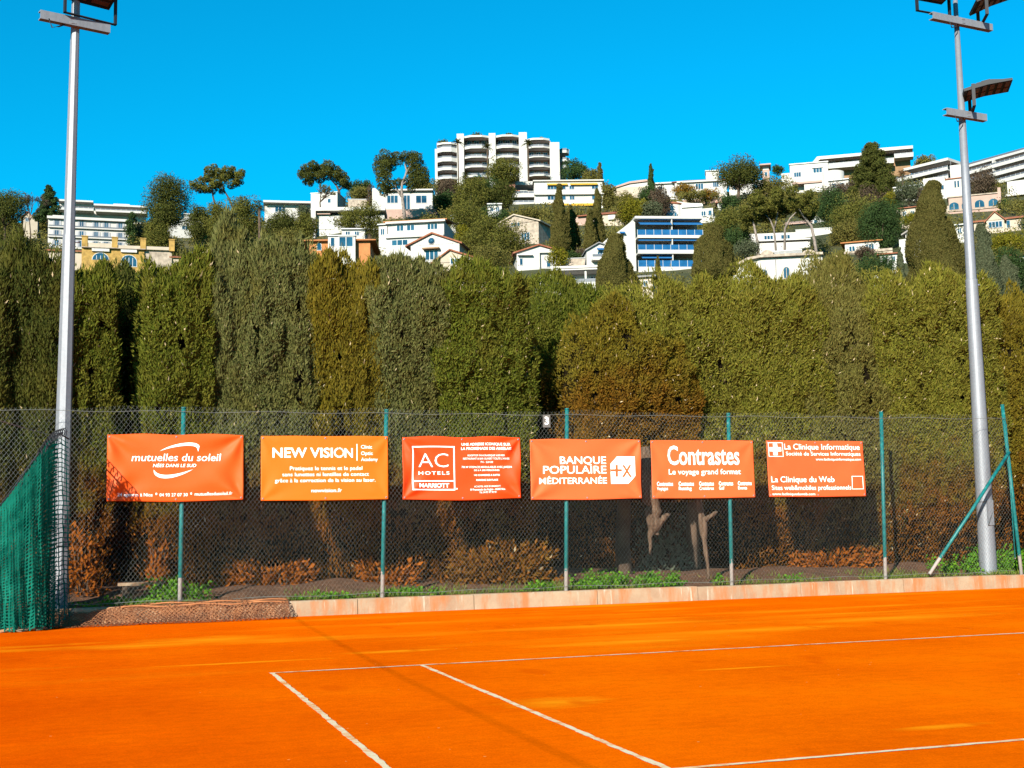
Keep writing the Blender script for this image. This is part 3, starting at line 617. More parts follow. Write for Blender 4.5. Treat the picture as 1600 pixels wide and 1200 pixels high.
HD = [
 ('dark green cypress with deep vertical furrows left of the left floodlight mast', -95, 12, 352, 20.15, 'h_dark', 1., {}),
 ('dark furrowed cypress directly behind the left floodlight mast, taller than its right neighbour', 8, 102, 362, 20.25, 'h_dark', 1., {}),
 ('low topped dark green cypress between the left mast and the mast shadow on the hedge', 96, 182, 402, 20.5, 'h_mid', .75, dict(topf=.16, spread=.92)),
 ('green cypress just right of the slanting mast shadow in the hedge', 224, 338, 396, 20.15, 'h_mid', .75, dict(topf=.2, spread=.92)),
 ('added backing cypress that darkens the narrow slit right of the left mast', 140, 270, 412, 22.6, 'h_dark', .9, dict(topf=.15)),  # added backing tree that keeps the slit between the crowns dark
 ('tallest pointed grey green cypress of the left half of the hedge', 318, 404, 330, 20.2, 'h_grey', 1., dict(topf=.45, pw=2.)),
 ('broad grey green cypress right of the tallest one in the left half', 396, 500, 364, 20.2, 'h_grey', .8, dict(topf=.3)),
 ('yellowish olive cypress above the clinic banner with lime posts', 490, 592, 392, 20.2, 'h_yel', 1., dict(topf=.2)),
 ('grey olive cypress above the gap between second and third banner', 584, 690, 394, 20.2, 'h_grey', .8, dict(topf=.22)),
 ('bright green flat topped cypress left of the black gap in the hedge', 674, 831, 412, 20.1, 'h_mid', .5, dict(topf=.12, spread=.86, b=1.5)),
 ('cypress set back in shade behind the black gap of the hedge', 834, 955, 436, 23.3, 'h_mid', .6, dict(topf=.16)),
 ('bulky browning cypress with russet patches right of the black gap', 896, 1085, 462, 20.05, 'h_brown', .3, dict(zb=1.75, topf=.5, bulge=.15, lz=1.0, spread=.90, pw=2.4, fx=.42)),
 ('added dark cypress that blackens the hollow behind the bare trunks', 930, 1130, 480, 22.3, 'h_dark', .6, dict(topf=.2)),  # added backing tree that fills the hollow with darkness
 ('olive round topped cypress behind the russet browning one', 1000, 1200, 428, 20.3, 'h_lime', .5, dict(zb=1.6, topf=.3)),
 ('smooth lime green cypress above the sixth banner left end', 1160, 1280, 424, 20.15, 'h_lime', .6, dict(topf=.16)),
 ('tallest pointed olive cypress in the right half of the hedge', 1255, 1392, 388, 20.2, 'h_olive', .7, dict(topf=.45, pw=2.)),
 ('yellow green cypress left of the right floodlight mast', 1366, 1466, 432, 20.2, 'h_lime', .5, dict(topf=.14)),
 ('olive cypress directly behind the right floodlight mast', 1446, 1550, 430, 20.2, 'h_lime', .6, dict(topf=.14)),
 ('brown flecked cypress at the right end of the hedge', 1535, 1690, 458, 20.5, 'h_yel', .55, dict(topf=.15)),
]
for lab, xl, xr, yt, Yf, mt, st, kw in HD: hedge(lab, xl, xr, yt, Yf, mt, st, **kw)
M['weedgreen'] = foliage('weed_leaves', [(.04, .12, .008), (.07, .18, .015), (.11, .22, .012)], .3)
M['f_greyleaf'] = foliage('grey_leaves', [(.07, .085, .06), (.10, .115, .08), (.13, .14, .10)])
def shrub(label, x0, x1, ytop, Yc, mat, depth=.45, dens=1500, zb=.25, name='low_shrub'):
    X0, X1 = onY(x0, 880, Yc)[0], onY(x1, 880, Yc)[0]; zt = onY((x0+x1)/2, ytop, Yc)[2]; cx = (X0+X1)/2
    r = empty(name, (cx, Yc, zb), 0, label, 'shrub'); a = (X1-X0)/2; n = int((X1-X0)*(zt-zb)*dens*1.6)
    th = RNG.uniform(-1.7, 1.7, n); ph = RNG.random(n)
    P = np.stack([a*np.sin(th)*np.sqrt(1-ph**4*.6), -depth*np.cos(th)*np.sqrt(1-ph**3*.8), (zt-zb)*ph], -1)
    P = P*(1+.45*vn(P*3.2+x0, 3)[:, None]+.25*vn(P*8+x0, 8)[:, None])*(.55+.45*RNG.random(n)[:, None])
    N = unit(P+np.array([0, 0, -.1])); D = unit(N+RNG.normal(size=(n, 3))*.7+np.array([0, 0, .4]))
    quads('foliage', kites(P, D, RNG.uniform(.06, .14, n), RNG.uniform(.03, .06, n)), M[mat], r)
    m = MB()
    for k in range(7):
        x = a*(-.7+1.4*k/6); m.tube([(x*.6, 0, -.1), (x*.8, -.05, (zt-zb)*.4), (x, -.1, (zt-zb)*.8)], [.02, .014, .006], 5)
    m.build('stem', M['bark'], r)
M['h_dead'] = foliage('dead_foliage', [(.18, .050, .007), (.24, .072, .010), (.12, .036, .007)])
shrub('dry green brown shrub at the hedge foot under the third banner', 715, 872, 846, 20.45, 'h_low', .5)
shrub('small rust coloured dead shrub at the hedge foot under the second banner right end', 565, 650, 884, 20.5, 'h_dead', .3, 900)
shrub('low rust coloured dead shrub at the hedge foot under the second banner left end', 352, 490, 874, 20.75, 'h_dead', .3, 700)
shrub('rust coloured dead branches at the hedge foot right of the left mast', 108, 158, 838, 20.5, 'h_dead', .3, 900)
shrub('rust coloured dead branches at the hedge foot under the first banner', 230, 262, 838, 20.6, 'h_dead', .25, 900)
shrub('rust coloured dead branches at the hedge foot under the sixth banner', 1232, 1372, 858, 20.75, 'h_dead', .25, 700)
shrub('small green shrub on the bank beside the corner post', 1492, 1600, 858, 20.1, 'weedgreen', .4, 900)
# bare trunks in the hollow under the browning cypress
def dead_trunk(label, parts, name='dead_trunk', mat='bark_red'):
    r = empty(name, parts[0][1][0], 0, label, 'tree trunk'); o = Vector(parts[0][1][0])
    for nm, pts, rad in parts: MB().tube([Vector(p)-o for p in pts], rad, 10).build(nm, M[mat], r)
def pY(x, y, Y): return tuple(onY(x, y, Y))
def wob(pts, n, amp, seed):
    P = np.array(pts); k = np.linspace(0, 1, len(P)); o = []
    for u in np.linspace(0, 1, n):
        p = np.array([np.interp(u, k, P[:, i]) for i in range(3)]); o.append(tuple(p+amp*np.array([float(vn(np.array([u*9., seed, 0.]))), float(vn(np.array([u*9., seed, 5.]))), 0])))
    return o
def wr(rad, n, seed): return [float(np.interp(u, np.linspace(0, 1, len(rad)), rad))*(1+.28*float(vn(np.array([u*14., seed, 2.])))) for u in np.linspace(0, 1, n)]
dead_trunk('thin bare trunk with a forked stub standing under the fifth banner', [('trunk', wob([pY(1107, 905, 19.42), pY(1104, 868, 19.42), pY(1099, 822, 19.42), pY(1092, 790, 19.44), pY(1089, 768, 19.46), pY(1084, 690, 19.55)], 24, .012, 1.), wr([.028, .034, .062, .05, .06, .065], 24, 1.)),
    ('branch', wob([pY(1097, 815, 19.40), pY(1109, 808, 19.36), pY(1120, 799, 19.34)], 8, .02, 3.), wr([.05, .045, .022], 8, 3.))])
dead_trunk('thick pale sawn limb with a broken side branch hanging under the fifth banner left end', [('trunk', wob([pY(1027, 836, 19.56), pY(1025, 828, 19.55), pY(1022, 812, 19.52), pY(1021, 795, 19.50), pY(1016, 775, 19.48), pY(1005, 700, 19.6)], 26, .02, 7.), wr([.02, .085, .12, .13, .14, .13], 26, 7.)),
    ('splinter', wob([pY(1020, 822, 19.53), pY(1016, 842, 19.56), pY(1015, 866, 19.62)], 8, .015, 4.), wr([.055, .035, .012], 8, 4.)), ('branch', wob([pY(1031, 818, 19.46), pY(1038, 806, 19.40), pY(1049, 803, 19.38)], 8, .03, 9.), wr([.06, .04, .03], 8, 9.))])
shrub('grey green bush in the shade behind the two bare trunks', 985, 1085, 800, 21.6, 'f_greyleaf', .5, 420)
# ------------------------------------------------------------------ BENCH, WEEDS
def bench():
    p = onY(221, 912, 20.05); r = empty('plank_bench', (p[0], 20.05, .38), 0, 'low plank bench in the shade of the hedge under the first banner', 'bench')
    MB().box(-.34, .34, -.14, .14, p[2]-.40, p[2]-.36).build('seat', M['kerb'], r)
    for s in (-1, 1): MB().box(s*.24-.035, s*.24+.035, -.12, .12, -.15, p[2]-.402).build('leg', M['bark'], r)
bench()
M['grassgreen'] = foliage('grass_blades', [(.05, .09, .012), (.10, .14, .02), (.17, .17, .04)], .3)
def weeds():
    out = []; gr = []
    for x0, x1, n, h, Y0, Y1 in ((892, 935, 700, .20, 19.15, 19.5), (925, 985, 900, .30, 19.15, 19.7), (985, 1062, 1100, .24, 19.15, 19.6), (1050, 1064, 120, .30, 19.2, 19.4), (826, 858, 300, .16, 19.12, 19.3), (500, 620, 500, .10, 19.12, 19.45), (610, 690, 500, .13, 19.12, 19.4),
                              (238, 275, 500, .42, 19.3, 19.9), (275, 330, 350, .30, 19.3, 19.9), (455, 500, 150, .12, 19.1, 19.3), (1115, 1125, 60, .22, 19.2, 19.3), (1490, 1600, 1500, .30, 19.4, 20.1), (112, 245, 700, .12, 19.1, 19.6), (1230, 1260, 100, .16, 19.4, 19.6)):
        X0, X1 = onY(x0, 900, 19.3)[0], onY(x1, 900, 19.3)[0]; k = max(2, n//28); c = np.stack([RNG.uniform(X0, X1, k), RNG.uniform(Y0, Y1, k), RNG.random(k)], -1)
        i = RNG.integers(0, k, n); P = c[i].copy(); hh = h*(.4+.6*P[:, 2])*RNG.random(n); P[:, 2] = .22+hh+.16*np.clip((P[:, 1]-19.4)/1.2, 0, 1); P[:, :2] += RNG.normal(size=(n, 2))*.055
        out.append(kites(P, unit(RNG.normal(size=(n, 3))+np.array([0, -.3, .5])), RNG.uniform(.03, .065, n), RNG.uniform(.025, .055, n)))
    tag(quads('weeds', np.concatenate(out), M['weedgreen']), kind='stuff')
    for x0, x1, n in ((450, 900, 1800), (860, 1400, 1500), (1330, 1610, 2200), (100, 300, 900)):
        X0, X1 = onY(x0, 900, 19.3)[0], onY(x1, 900, 19.3)[0]; P = np.stack([RNG.uniform(X0, X1, n), 19.08+RNG.random(n)**2*.9, 0*RNG.random(n)], -1)
        P = P[vn(np.stack([P[:, 0]*1.7, P[:, 1]*1.7, P[:, 2]], -1), 4) > -.1]; n = len(P); P[:, 2] = .20+.16*np.clip((P[:, 1]-19.4)/1.2, 0, 1)
        gr.append(kites(P, unit(RNG.normal(size=(n, 3))*.5+np.array([0, 0, 1.])), RNG.uniform(.05, .16, n), RNG.uniform(.008, .016, n)))
    tag(quads('grass', np.concatenate(gr), M['grassgreen']), kind='stuff')
weeds()
# ------------------------------------------------------------------ NETS
def green_net():
    top = [(-.42, 18.70, 2.56), (-.52, 18.35, 2.60), (-.60, 17.95, 2.54), (-.66, 17.60, 2.47), (-.74, 17.40, 2.32), (-1.02, 17.5, 1.90), (-1.32, 17.75, 1.50), (-1.75, 17.95, 1.12), (-2.4, 18.0, .85)]
    bot = [(-.30, 18.74, .05), (-.46, 18.62, .03), (-.58, 18.42, .02), (-.66, 18.28, .02), (-.78, 18.18, .02), (-1.0, 18.10, .02), (-1.3, 18.05, .02), (-1.75, 18.02, .02), (-2.4, 18.0, .02)]
    def ip(P, u):
        P = np.array(P); k = np.linspace(0, 1, len(P)); return np.array([np.interp(u, k, P[:, i]) for i in range(3)])
    r = empty('court_net', (-.6, 18.2, 0), 0, 'bunched dark green dividing net hanging from the left floodlight mast', 'net'); o = np.array(r.location)
    def layer(off, ph, amp, u0, u1):
        def fn(u, v):
            U = u0+(u1-u0)*u; t = ip(top, U); q = ip(bot, U); p = t*(1-v)+q*v
            p[2] = t[2]*(1-v)+q[2]*v; f = math.sin(U*46+ph+2.0*math.sin(U*9+v*2))+.5*math.sin(U*97+ph*2+v*3)
            p = p+np.array([.35, -1, 0])*amp*f*(.25+.75*v)*(.3+.7*v)+np.array([.02, -.06, 0])*off
            p[2] = max(.012, p[2]+.05*v**6*math.sin(U*60+ph)); return p-o
        return fn
    grid('net_fold', layer(0, 0., .055, .30, 1.), 150, 40, M['green_net'], r, (3.2, 2.6))
    grid('net_fold', layer(1.6, 1.7, .06, .22, 1.), 150, 40, M['green_net'], r, (3.0, 2.6))
    grid('net_fold', layer(-1.5, 3.1, .05, .18, .9), 120, 40, M['green_net'], r, (2.6, 2.6))
    grid('net_fold', layer(-.5, 2.1, .025, 0., .36), 60, 40, M['green_net_open'], r, (.42, 2.7))
    m = MB(); pts = [ip(top, u)-o+np.array([0, 0, .01]) for u in np.linspace(0, 1, 40)]; m.tube(pts, .011, 6)
    for u in np.linspace(.12, .62, 16):
        p = ip(top, u)-o; m.tube([p, p+np.array([.02, -.01, .07]), p+np.array([.05, -.03, .10]), p+np.array([.075, -.06, .05]), p+np.array([.06, -.07, -.02])], .008, 5)
    m.build('top_rope', M['dark'], r)
    m = MB().tube([ip(top, .16)-o, ip(top, .3)*.4+ip(bot, .5)*.6-o+np.array([-.25, -.2, 0]), ip(bot, .8)-o+np.array([-.2, -.1, .6])], .007, 5); m.build('draw_cord', M['rail'], r)
    m = MB().tube([ip(bot, u)-o+np.array([.0, -.05, .01+.012*math.sin(u*50)]) for u in np.linspace(.25, 1, 60)], .022, 6); m.build('hem_rope', M['kerb'], r)
green_net()
def brown_net():
    X0, X1 = onZ(88, 965, 0)[0], onZ(451, 965, 0)[0]
    def fn(layer):
        def f(u, v):
            x = X0+(X1-X0)*u; k = vn(np.array([x*3.1, v*3, layer*4.])); k2 = vn(np.array([x*9, v*6, layer*4.+1])); e = min(1, u*8+.2, (1-u)*30+.35)
            s = v; lo = .10*max(0, min(1, (.33-u)/.2))
            y = np.interp(s, [0, .12, .3, .62, .85, 1], [19.06, 18.97, 18.82, 18.74, 18.60, 18.40]); z = np.interp(s, [0, .12, .3, .62, .85, 1], [.255, .27, .235, .13, .05, .012])
            y = y-.03*layer+.035*float(k)+.014*float(k2)-lo*.4*s; z = z+.022*float(k2)+.025*float(k)-lo*(1-s)
            return (x, float(y), max(.012, float(z)))
        return f
    r = empty('kerb_net', (0, 0, 0), 0, 'crumpled brown tennis net lying over the kerb left of the banners', 'net')
    grid('net_fold', fn(0), 190, 26, M['brown_net'], r, (6.5, 1.0)); grid('net_fold', fn(1), 190, 26, M['brown_net'], r, (7.1, 1.1))
    m = MB(); m.tube([(X0+(X1-X0)*u, 18.80+.02*math.sin(u*40), .232+.012*math.sin(u*23)) for u in np.linspace(.28, 1, 60)], .012, 6)
    m.tube([(X0+(X1-X0)*u, 18.86+.02*math.sin(u*33), .262+.01*math.sin(u*29)) for u in np.linspace(.4, 1, 50)], .010, 6); m.build('edge_rope', plain('orange_rope', (.34, .13, .05), .9), r)
brown_net()
def net_cable():
    r = empty('net_cable', (-.7, 19.2, 0), 0, 'thin sagging cable for the dividing net running from the left mast along the court side', 'cable')
    P = [(.05, .12, 2.66), (-.25, -1.6, 2.64), (-.6, -4.2, 2.60), (-.62, -7.0, 2.54), (-.6, -10, 2.48), (-.6, -13, 2.44), (-.6, -17, 2.44), (-.6, -21.4, 2.5)]
    MB().tube(P, .0045, 6).build('cable', M['galv'], r)
    MB().tube([(-.6, -21.4, -.1), (-.6, -21.4, 2.56)], .035, 10).build('post', M['galv'], r)
net_cable()
# ------------------------------------------------------------------ BUILDINGS ON THE HILL
FOOT = []                         # pixel spans and distances of the houses, so that scrub keeps clear of their fronts
class B:
    """a building: x and y are read off the photograph around its anchor and turned into metres at its distance; v is depth in metres"""
    def __init__(s, name, label, x0, x1, yb, yaw=0., d=None, ytop=None, cat='house', group='houses on the hillside', sink=9.):
        xc = (x0+x1)/2; s.x0 = xc; s.yb = yb; s.d = d or gd(xc, yb)
        P = onD(xc, yb, s.d); s.P = P; az = math.atan2(P[0], P[1])
        s.k = float((P-C0)@FW)/F/max(.5, math.cos(math.radians(yaw))); q = onD(xc, yb-30, s.d); s.kz = (q[2]-P[2])/30
        s.r = empty(name, tuple(P), -az-math.radians(yaw), label, cat, group); s.sink = sink/s.kz
        FOOT.append((x0-2, x1+2, (ytop or yb-40)-2, s.d))
    def u(s, x): return (x-s.x0)*s.k
    def z(s, y): return (s.yb-y)*s.kz
    def box(s, name, mat, L, parent=None):
        m = MB()
        for x0, x1, yt, yb, v0, v1 in L: m.box(s.u(x0), s.u(x1), v0, v1, s.z(yb), s.z(yt))
        return m.build(name, M[mat], parent or s.r)
    def wall(s, mat, x0, x1, yt, v0=0., v1=9., yb=None, name='wall'): return s.box(name, mat, [(x0, x1, yt, (yb if yb else s.yb+s.sink), v0, v1)])
    def prism(s, name, mat, poly, v0, v1, parent=None):
        m = MB(); m.prism([(s.u(x), s.z(y)) for x, y in poly], v0, v1, 'xz'); return m.build(name, M[mat], parent or s.r)
    def win(s, x0, x1, yt, yb, v=0., panes=2, shut=False, mat='frame', arch=False):
        t = .5; A = s.u(x0), s.u(x1), s.z(yb), s.z(yt); m = MB(); w = A[1]-A[0]; f = min(.12, w*.12)
        if arch:
            c = (A[0]+A[1])/2; R = w/2; n = 12
            o = [(A[0]-f, A[2]), (A[1]+f, A[2])]+[(c+(R+f)*math.cos(a), A[3]-R*.9+(R*.9+f)*math.sin(a)) for a in np.linspace(0, math.pi, n)]
            i = [(A[0], A[2]+f), (A[1], A[2]+f)]+[(c+R*math.cos(a), A[3]-R*.9+R*.9*math.sin(a)) for a in np.linspace(0, math.pi, n)]
            m.prism(o, v-.06, v+.02, 'xz'); fr = m.build('window', M[mat], s.r); g = MB().prism(i, v-.09, v-.03, 'xz')
            g.build('pane', M['glass'], fr)
            if panes > 1:
                b_ = MB()
                for k in range(1, panes): x = A[0]+w*k/panes; b_.box(x-.05, x+.05, v-.12, v-.092, A[2]+f, A[3]-R*.35)
                b_.build('mullion', M[mat], fr)
            return fr
        h = A[3]-A[2]
        m.box(A[0]-f, A[1]+f, v-.10, v+.02, A[2]-f, A[2]); m.box(A[0]-f, A[1]+f, v-.10, v+.02, A[3], A[3]+f)
        for k in range(panes+1):
            x = A[0]+w*k/panes; m.box(x-f*.5, x+f*.5, v-.09, v+.02, A[2], A[3])
        fr = m.build('window', M[mat], s.r)
        MB().box(A[0], A[1], v-.05, v-.01, A[2], A[3]).build('pane', M['glass'], fr)
        if shut:
            for a, b_ in ((A[0]-f-w*.45, A[0]-f-.03), (A[1]+f+.03, A[1]+f+w*.45)): MB().box(a, b_, v-.11, v-.02, A[2]-f, A[3]).build('shutter', M['shutter'], fr)
        return fr
    def gable(s, mat, roof, x0, x1, ye, xa, ya, v0, v1, over=.5, th=.25, y2=None):
        ye2 = y2 if y2 else ye
        s.prism('gable', mat, [(x0, ye), (xa, ya), (x1, ye2)], v0, v1)
        for (xs, ys) in ((x0, ye), (x1, ye2)):
            ex = over/s.k*(1 if xs > xa else -1); ey = (ys-ya)/(xs-xa)*ex
            p = [(s.u(xa), s.z(ya)+.03), (s.u(xs+ex), s.z(ys+ey)+.03), (s.u(xs+ex), s.z(ys+ey)+.03+th), (s.u(xa), s.z(ya)+.03+th)]
            MB().prism(p, v0-over, v1+over, 'xz').build('roof', M[roof], s.r)
    def shed(s, roof, x0, x1, ye, yr, v0, v1, over=.5, th=.25, name='roof'):        # single slope rising away from the viewer
        m = MB(); a, b_ = s.u(x0)-over, s.u(x1)+over; z0, z1 = s.z(ye), s.z(yr)
        m.prism([(v0-over, z0+.02), (v1, z1+.02), (v1, z1+th), (v0-over, z0+th)], a, b_, 'yz'); return m.build(name, M[roof], s.r)
    def hip(s, roof, x0, x1, ye, xr0, xr1, yr, v0, v1, over=.6, th=.02):
        a, b_, z0, z1, c = s.u(x0)-over, s.u(x1)+over, s.z(ye)+th, s.z(yr), (v0+v1)/2; p, q = s.u(xr0), s.u(xr1)
        V = [(a, v0-over, z0), (b_, v0-over, z0), (b_, v1+over, z0), (a, v1+over, z0), (p, c, z1), (q, c, z1)]; V += [(x, y, z0-.18) for x, y, _ in V[:4]]
        m = MB().add(V, [(0, 1, 5, 4), (1, 2, 5), (2, 3, 4, 5), (3, 0, 4), (6, 7, 1, 0), (7, 8, 2, 1), (8, 9, 3, 2), (9, 6, 0, 3), (9, 8, 7, 6)]); return m.build('roof', M[roof], s.r)
    def balcony(s, x0, x1, yt, yb, v0, v1, mat='white', rail=None, yr=None, bulge=0., name='balcony'):
        a, b_ = s.u(x0), s.u(x1); w = b_-a; z0, z1 = s.z(yb), s.z(yt); m = MB()
        fr = [(a, v0), (a+.28*w, v0-bulge), (a+.72*w, v0-bulge), (b_, v0)] if bulge else [(a, v0), (b_, v0)]
        bk = [(x, y+.22) for x, y in fr]
        m.prism(fr+[(b_, v1), (a, v1)], z0, z0+.28, 'xy'); m.prism(fr+bk[::-1], z0+.28, z1, 'xy'); o = m.build(name, M[mat], s.r)
        if rail:
            g = MB(); g.prism([(x, y+.05) for x, y in fr]+[(x, y+.11) for x, y in fr[::-1]], z1, s.z(yr), 'xy'); g.build('railing', M[rail], o)
            g = MB()
            for (xa, ya), (xb, yb_) in zip(fr, fr[1:]):
                n = max(1, int(math.hypot(xb-xa, yb_-ya)/1.4))
                for k in range(n+1): t = k/n; x, y = xa+(xb-xa)*t, ya+(yb_-ya)*t; g.box(x-.035, x+.035, y+.0, y+.045, z1, s.z(yr)+.02)
            g.build('rail_post', M['frame'], o)
        return o
    def awning(s, mat, x0, x1, yt, yb, v0, out):
        a, b_ = s.u(x0), s.u(x1); z1, z0 = s.z(yt), s.z(yb)
        MB().prism([(v0, z1), (v0-out, z0+.18), (v0-out, z0), (v0-out+.05, z0), (v0-out+.05, z0+.12), (v0, z1-.08)], a, b_, 'yz').build('awning', M[mat], s.r)
# --- apartment tower on the ridge
def tower():
    t = B('apartment_tower', 'tall white apartment block with curved balconies crowning the ridge', 680, 893, 292, 0, 398, 208, 'apartment block', sink=14)
    t.wall('redbrown', 683, 862, 219, 1.6, 14, name='back_wall')
    t.wall('white', 680.3, 684, 231, -.2, 12, name='end_wall')
    for x0, x1, yt in ((715, 726, 210), (765, 775.5, 210), (812, 824.5, 209.5), (860, 875, 226)): t.wall('white', x0, x1, yt, -1.7, 12, name='pier')
    rows = ((684, 715, [(228.5, 239), (244.5, 254), (260, 267.5), (274.5, 281)], 224), (726, 765, [(227, 234.5), (243, 249), (258, 264), (272.5, 279)], 213.5), (775.5, 812, [(227, 234.5), (243, 249.5), (258, 264), (272.5, 279)], 213.5), (824.5, 860, [(229, 235), (245, 250), (259.5, 265), (273.5, 279)], 219.5))
    for x0, x1, bands, yr in rows:
        for yt, yb in bands: t.balcony(x0+.05, x1-.05, yt+3.0, yb-.4, -1.0, 1.55, 'white', 'rail', yt+.4, 1.3)
        a = t.u(x0)+.02; b_ = t.u(x1)-.02; w = b_-a
        MB().prism([(a, -1.2), (a+.28*w, -2.4), (a+.72*w, -2.4), (b_, -1.2), (b_, 12.6), (a, 12.6)], t.z(yr+3), t.z(yr), 'xy').build('roof_slab', M['white'], t.r)
        for yt, yb in bands[:-1]:
            for f in (.12, .42, .72): t.win(x0+(x1-x0)*f, x0+(x1-x0)*(f+.18), yb+2.6, yb+9.0, 1.55, 2)
        for f in (.12, .42, .72): t.win(x0+(x1-x0)*f, x0+(x1-x0)*(f+.18), yr+4, yr+10, 1.55, 2)
    t.wall('redbrown', 875.1, 886, 236, 5, 14, name='side_wing')
    for yt, yb in ((233, 238.5), (247, 252), (258, 263)): t.balcony(875.2, 891, yt+1.5, yb, 2.5, 5, 'white', 'rail', yt-1.5, 1.4)
    t.box('roof_hut', 'white', [(700, 712, 219, 224, 4, 8), (824, 838, 216.5, 219.4, 4, 8)])
tower()
def b13():
    t = B('apartment_building', 'long white three storey apartment building with yellow awnings below the ridge tower', 800, 943, 352, -4, 352, 278, 'apartment block')
    t.wall('white', 836, 943, 283, 0, 10); t.box('penthouse', 'white', [(808, 915, 277.5, 283, 3.5, 9.5)]); t.wall('white', 803, 835.9, 292, 4, 10, name='loggia_wall')
    for yt, yb in ((300, 306), (314, 320), (328, 334)): t.balcony(802, 835.8, yt, yb, 1, 3.95, 'white', 'rail', yt-3)
    t.box('cornice', 'white', [(834, 945, 281.8, 283.6, -.7, 10.2), (836, 944.5, 302.5, 305, -.9, -.02), (836, 944.5, 318.6, 320, -.5, -.02)])
    for x0, x1 in ((856, 888), (892, 935)): t.awning('awning_yellow', x0, x1, 286.5, 290, -.02, .8)
    for x0, x1 in ((856, 889), (893, 932)): t.awning('awning_yellow', x0, x1, 318.8, 323.5, -.5, .8)
    for x0, x1, n in ((856.5, 871.5, 3), (879, 885, 1), (891, 898.5, 2), (926, 936, 2)):
        t.win(x0, x1, 290.5, 295.5, 0, n, mat='shutter'); t.win(x0, x1, 306.5, 312, 0, n, mat='shutter'); t.win(x0, x1, 323.5, 330, 0, n, mat='shutter')
    for x0 in (806, 818, 828):
        for y in (293.5, 307.5, 321.5): t.win(x0, x0+6, y, y+6, 4, 2)
    t.wall('pink', 899, 917, 336, -3, -.05, name='salmon_wall')
b13()
def b19():
    t = B('awning_building', 'white apartment building with blue awnings and blue glass balconies', 942, 1098, 430, -12, 228, 340, 'apartment block')
    t.wall('white', 996, 1097, 341.5, 2.6, 11); t.box('roof_slab', 'white', [(993, 1098, 339.6, 343.4, -1.2, 11.2)])
    t.prism('stepped_wing', 'white', [(944, 445), (944, 379), (955, 369), (966, 363), (978, 354), (988, 346), (995.9, 341), (995.9, 445)], .6, 10.5)
    for yt, yb, yr in ((368.5, 374, 361), (391.5, 398.5, 384.5), (418, 429, 409)): t.balcony(995.9, 1097.5, yt+1, yb, -1.3, 2.55, 'white', 'blue_glass', yr)
    t.box('party_wall', 'white', [(1049.6, 1051, 343.6, 417, -1.0, 2.5)])
    for y0, y1, xs in ((345, 353.5, ((1000, 1049), (1052, 1097))), (371, 377.5, ((998, 1049), (1052, 1097))), (397, 405, ((1003, 1049),))):
        for a, b_ in xs: t.awning('awning_blue', a, b_, y0, y1, 1.2 if y0 > 350 else .6, 2.1)
    for y0, y1 in ((353, 366), (378, 389), (403, 416)):
        for a in (1003, 1017, 1032, 1056, 1070, 1084): t.win(a, a+9, y0, y1, 2.55, 2)
    t.win(972, 978, 363, 370, .6, 1, shut=False); t.awning('awning_blue', 971, 979, 360.5, 364.5, .6, .8); t.win(974, 979, 386, 395, .6, 1)
    for x in (1010, 1030, 1065, 1085):
        MB().box(t.u(x)-.35, t.u(x)+.35, -.6, .1, t.z(397.5), t.z(393.5)).build('terrace_chair', M['shutter'], t.r)
b19()
def b21():
    t = B('annex_house', 'small white house with steep dark roof and one blue awning left of the awning building', 914, 946, 413, -8, 216, 380)
    t.wall('white', 917, 944, 392, 0, 7); t.prism('gable', 'white', [(917, 392), (936, 380.5), (944, 383), (944, 392)], .01, 7); t.prism('roof', 'grey', [(914.5, 392.5), (914.5, 390.6), (936, 378.6), (945.5, 381.6), (945.5, 383), (936, 380.2)], -.5, 7.4)
    t.awning('awning_blue', 933, 944, 387.5, 392, 0, 1.0); t.win(934, 941.5, 393, 408, 0, 2); t.balcony(924, 946, 404, 409, -1.6, -.02, 'white', 'rail', 400)
b21()
def b20():
    t = B('terrace_house', 'low white house with a striped terrace canopy and shaded veranda above the black hedge gap', 838, 941, 446, 2, 200, 414)
    t.wall('white', 862, 940, 424, 3, 10); t.box('canopy', 'awning_white', [(861, 937, 417, 420.5, -.8, 8), (862, 938, 422, 424, -1.0, 2.9)]); t.box('roof', 'roofgrey', [(866, 930, 414.5, 416.8, 1, 7)])
    t.box('pillar', 'white', [(914, 917, 424.2, 450, -.6, -.2)]); t.box('terrace', 'white', [(858, 941, 444, 470, -1.4, 2.9)]); t.box('railing', 'rail', [(886, 937, 438.5, 443.8, -1.3, -1.2)])
    for a in (868, 889, 922): t.win(a, a+11, 428, 441, 3, 2)
    m = MB()
    for i in range(6): x = 836+i*4.6; m.box(t.u(x), t.u(x+2.6), -1.5, 1, t.z(460), t.z(437-i*1.9))
    m.build('garden_stair', M['white'], t.r)
b20()
def b11():
    t = B('gable_house', 'white gabled house with a round attic window above the hedge', 640, 736, 412, 14, 236, 362)
    t.wall('white', 642, 718, 381, 0, 11); t.gable('white', 'tile', 638, 719, 382, 676, 365, 0, 11, .5, .3)
    R = .75; m = MB(); m.tube([(t.u(674.5), -.06, t.z(375.5)), (t.u(674.5), .0, t.z(375.5))], R, 16); o = m.build('round_window', M['frame'], t.r); MB().tube([(t.u(674.5), -.09, t.z(375.5)), (t.u(674.5), -.065, t.z(375.5))], R*.78, 16).build('pane', M['glass'], o)
    t.box('porch', 'tan', [(662, 688, 387.5, 389.5, -1.2, -.02)]); t.win(665, 685, 391, 405, 0, 3)
b11()
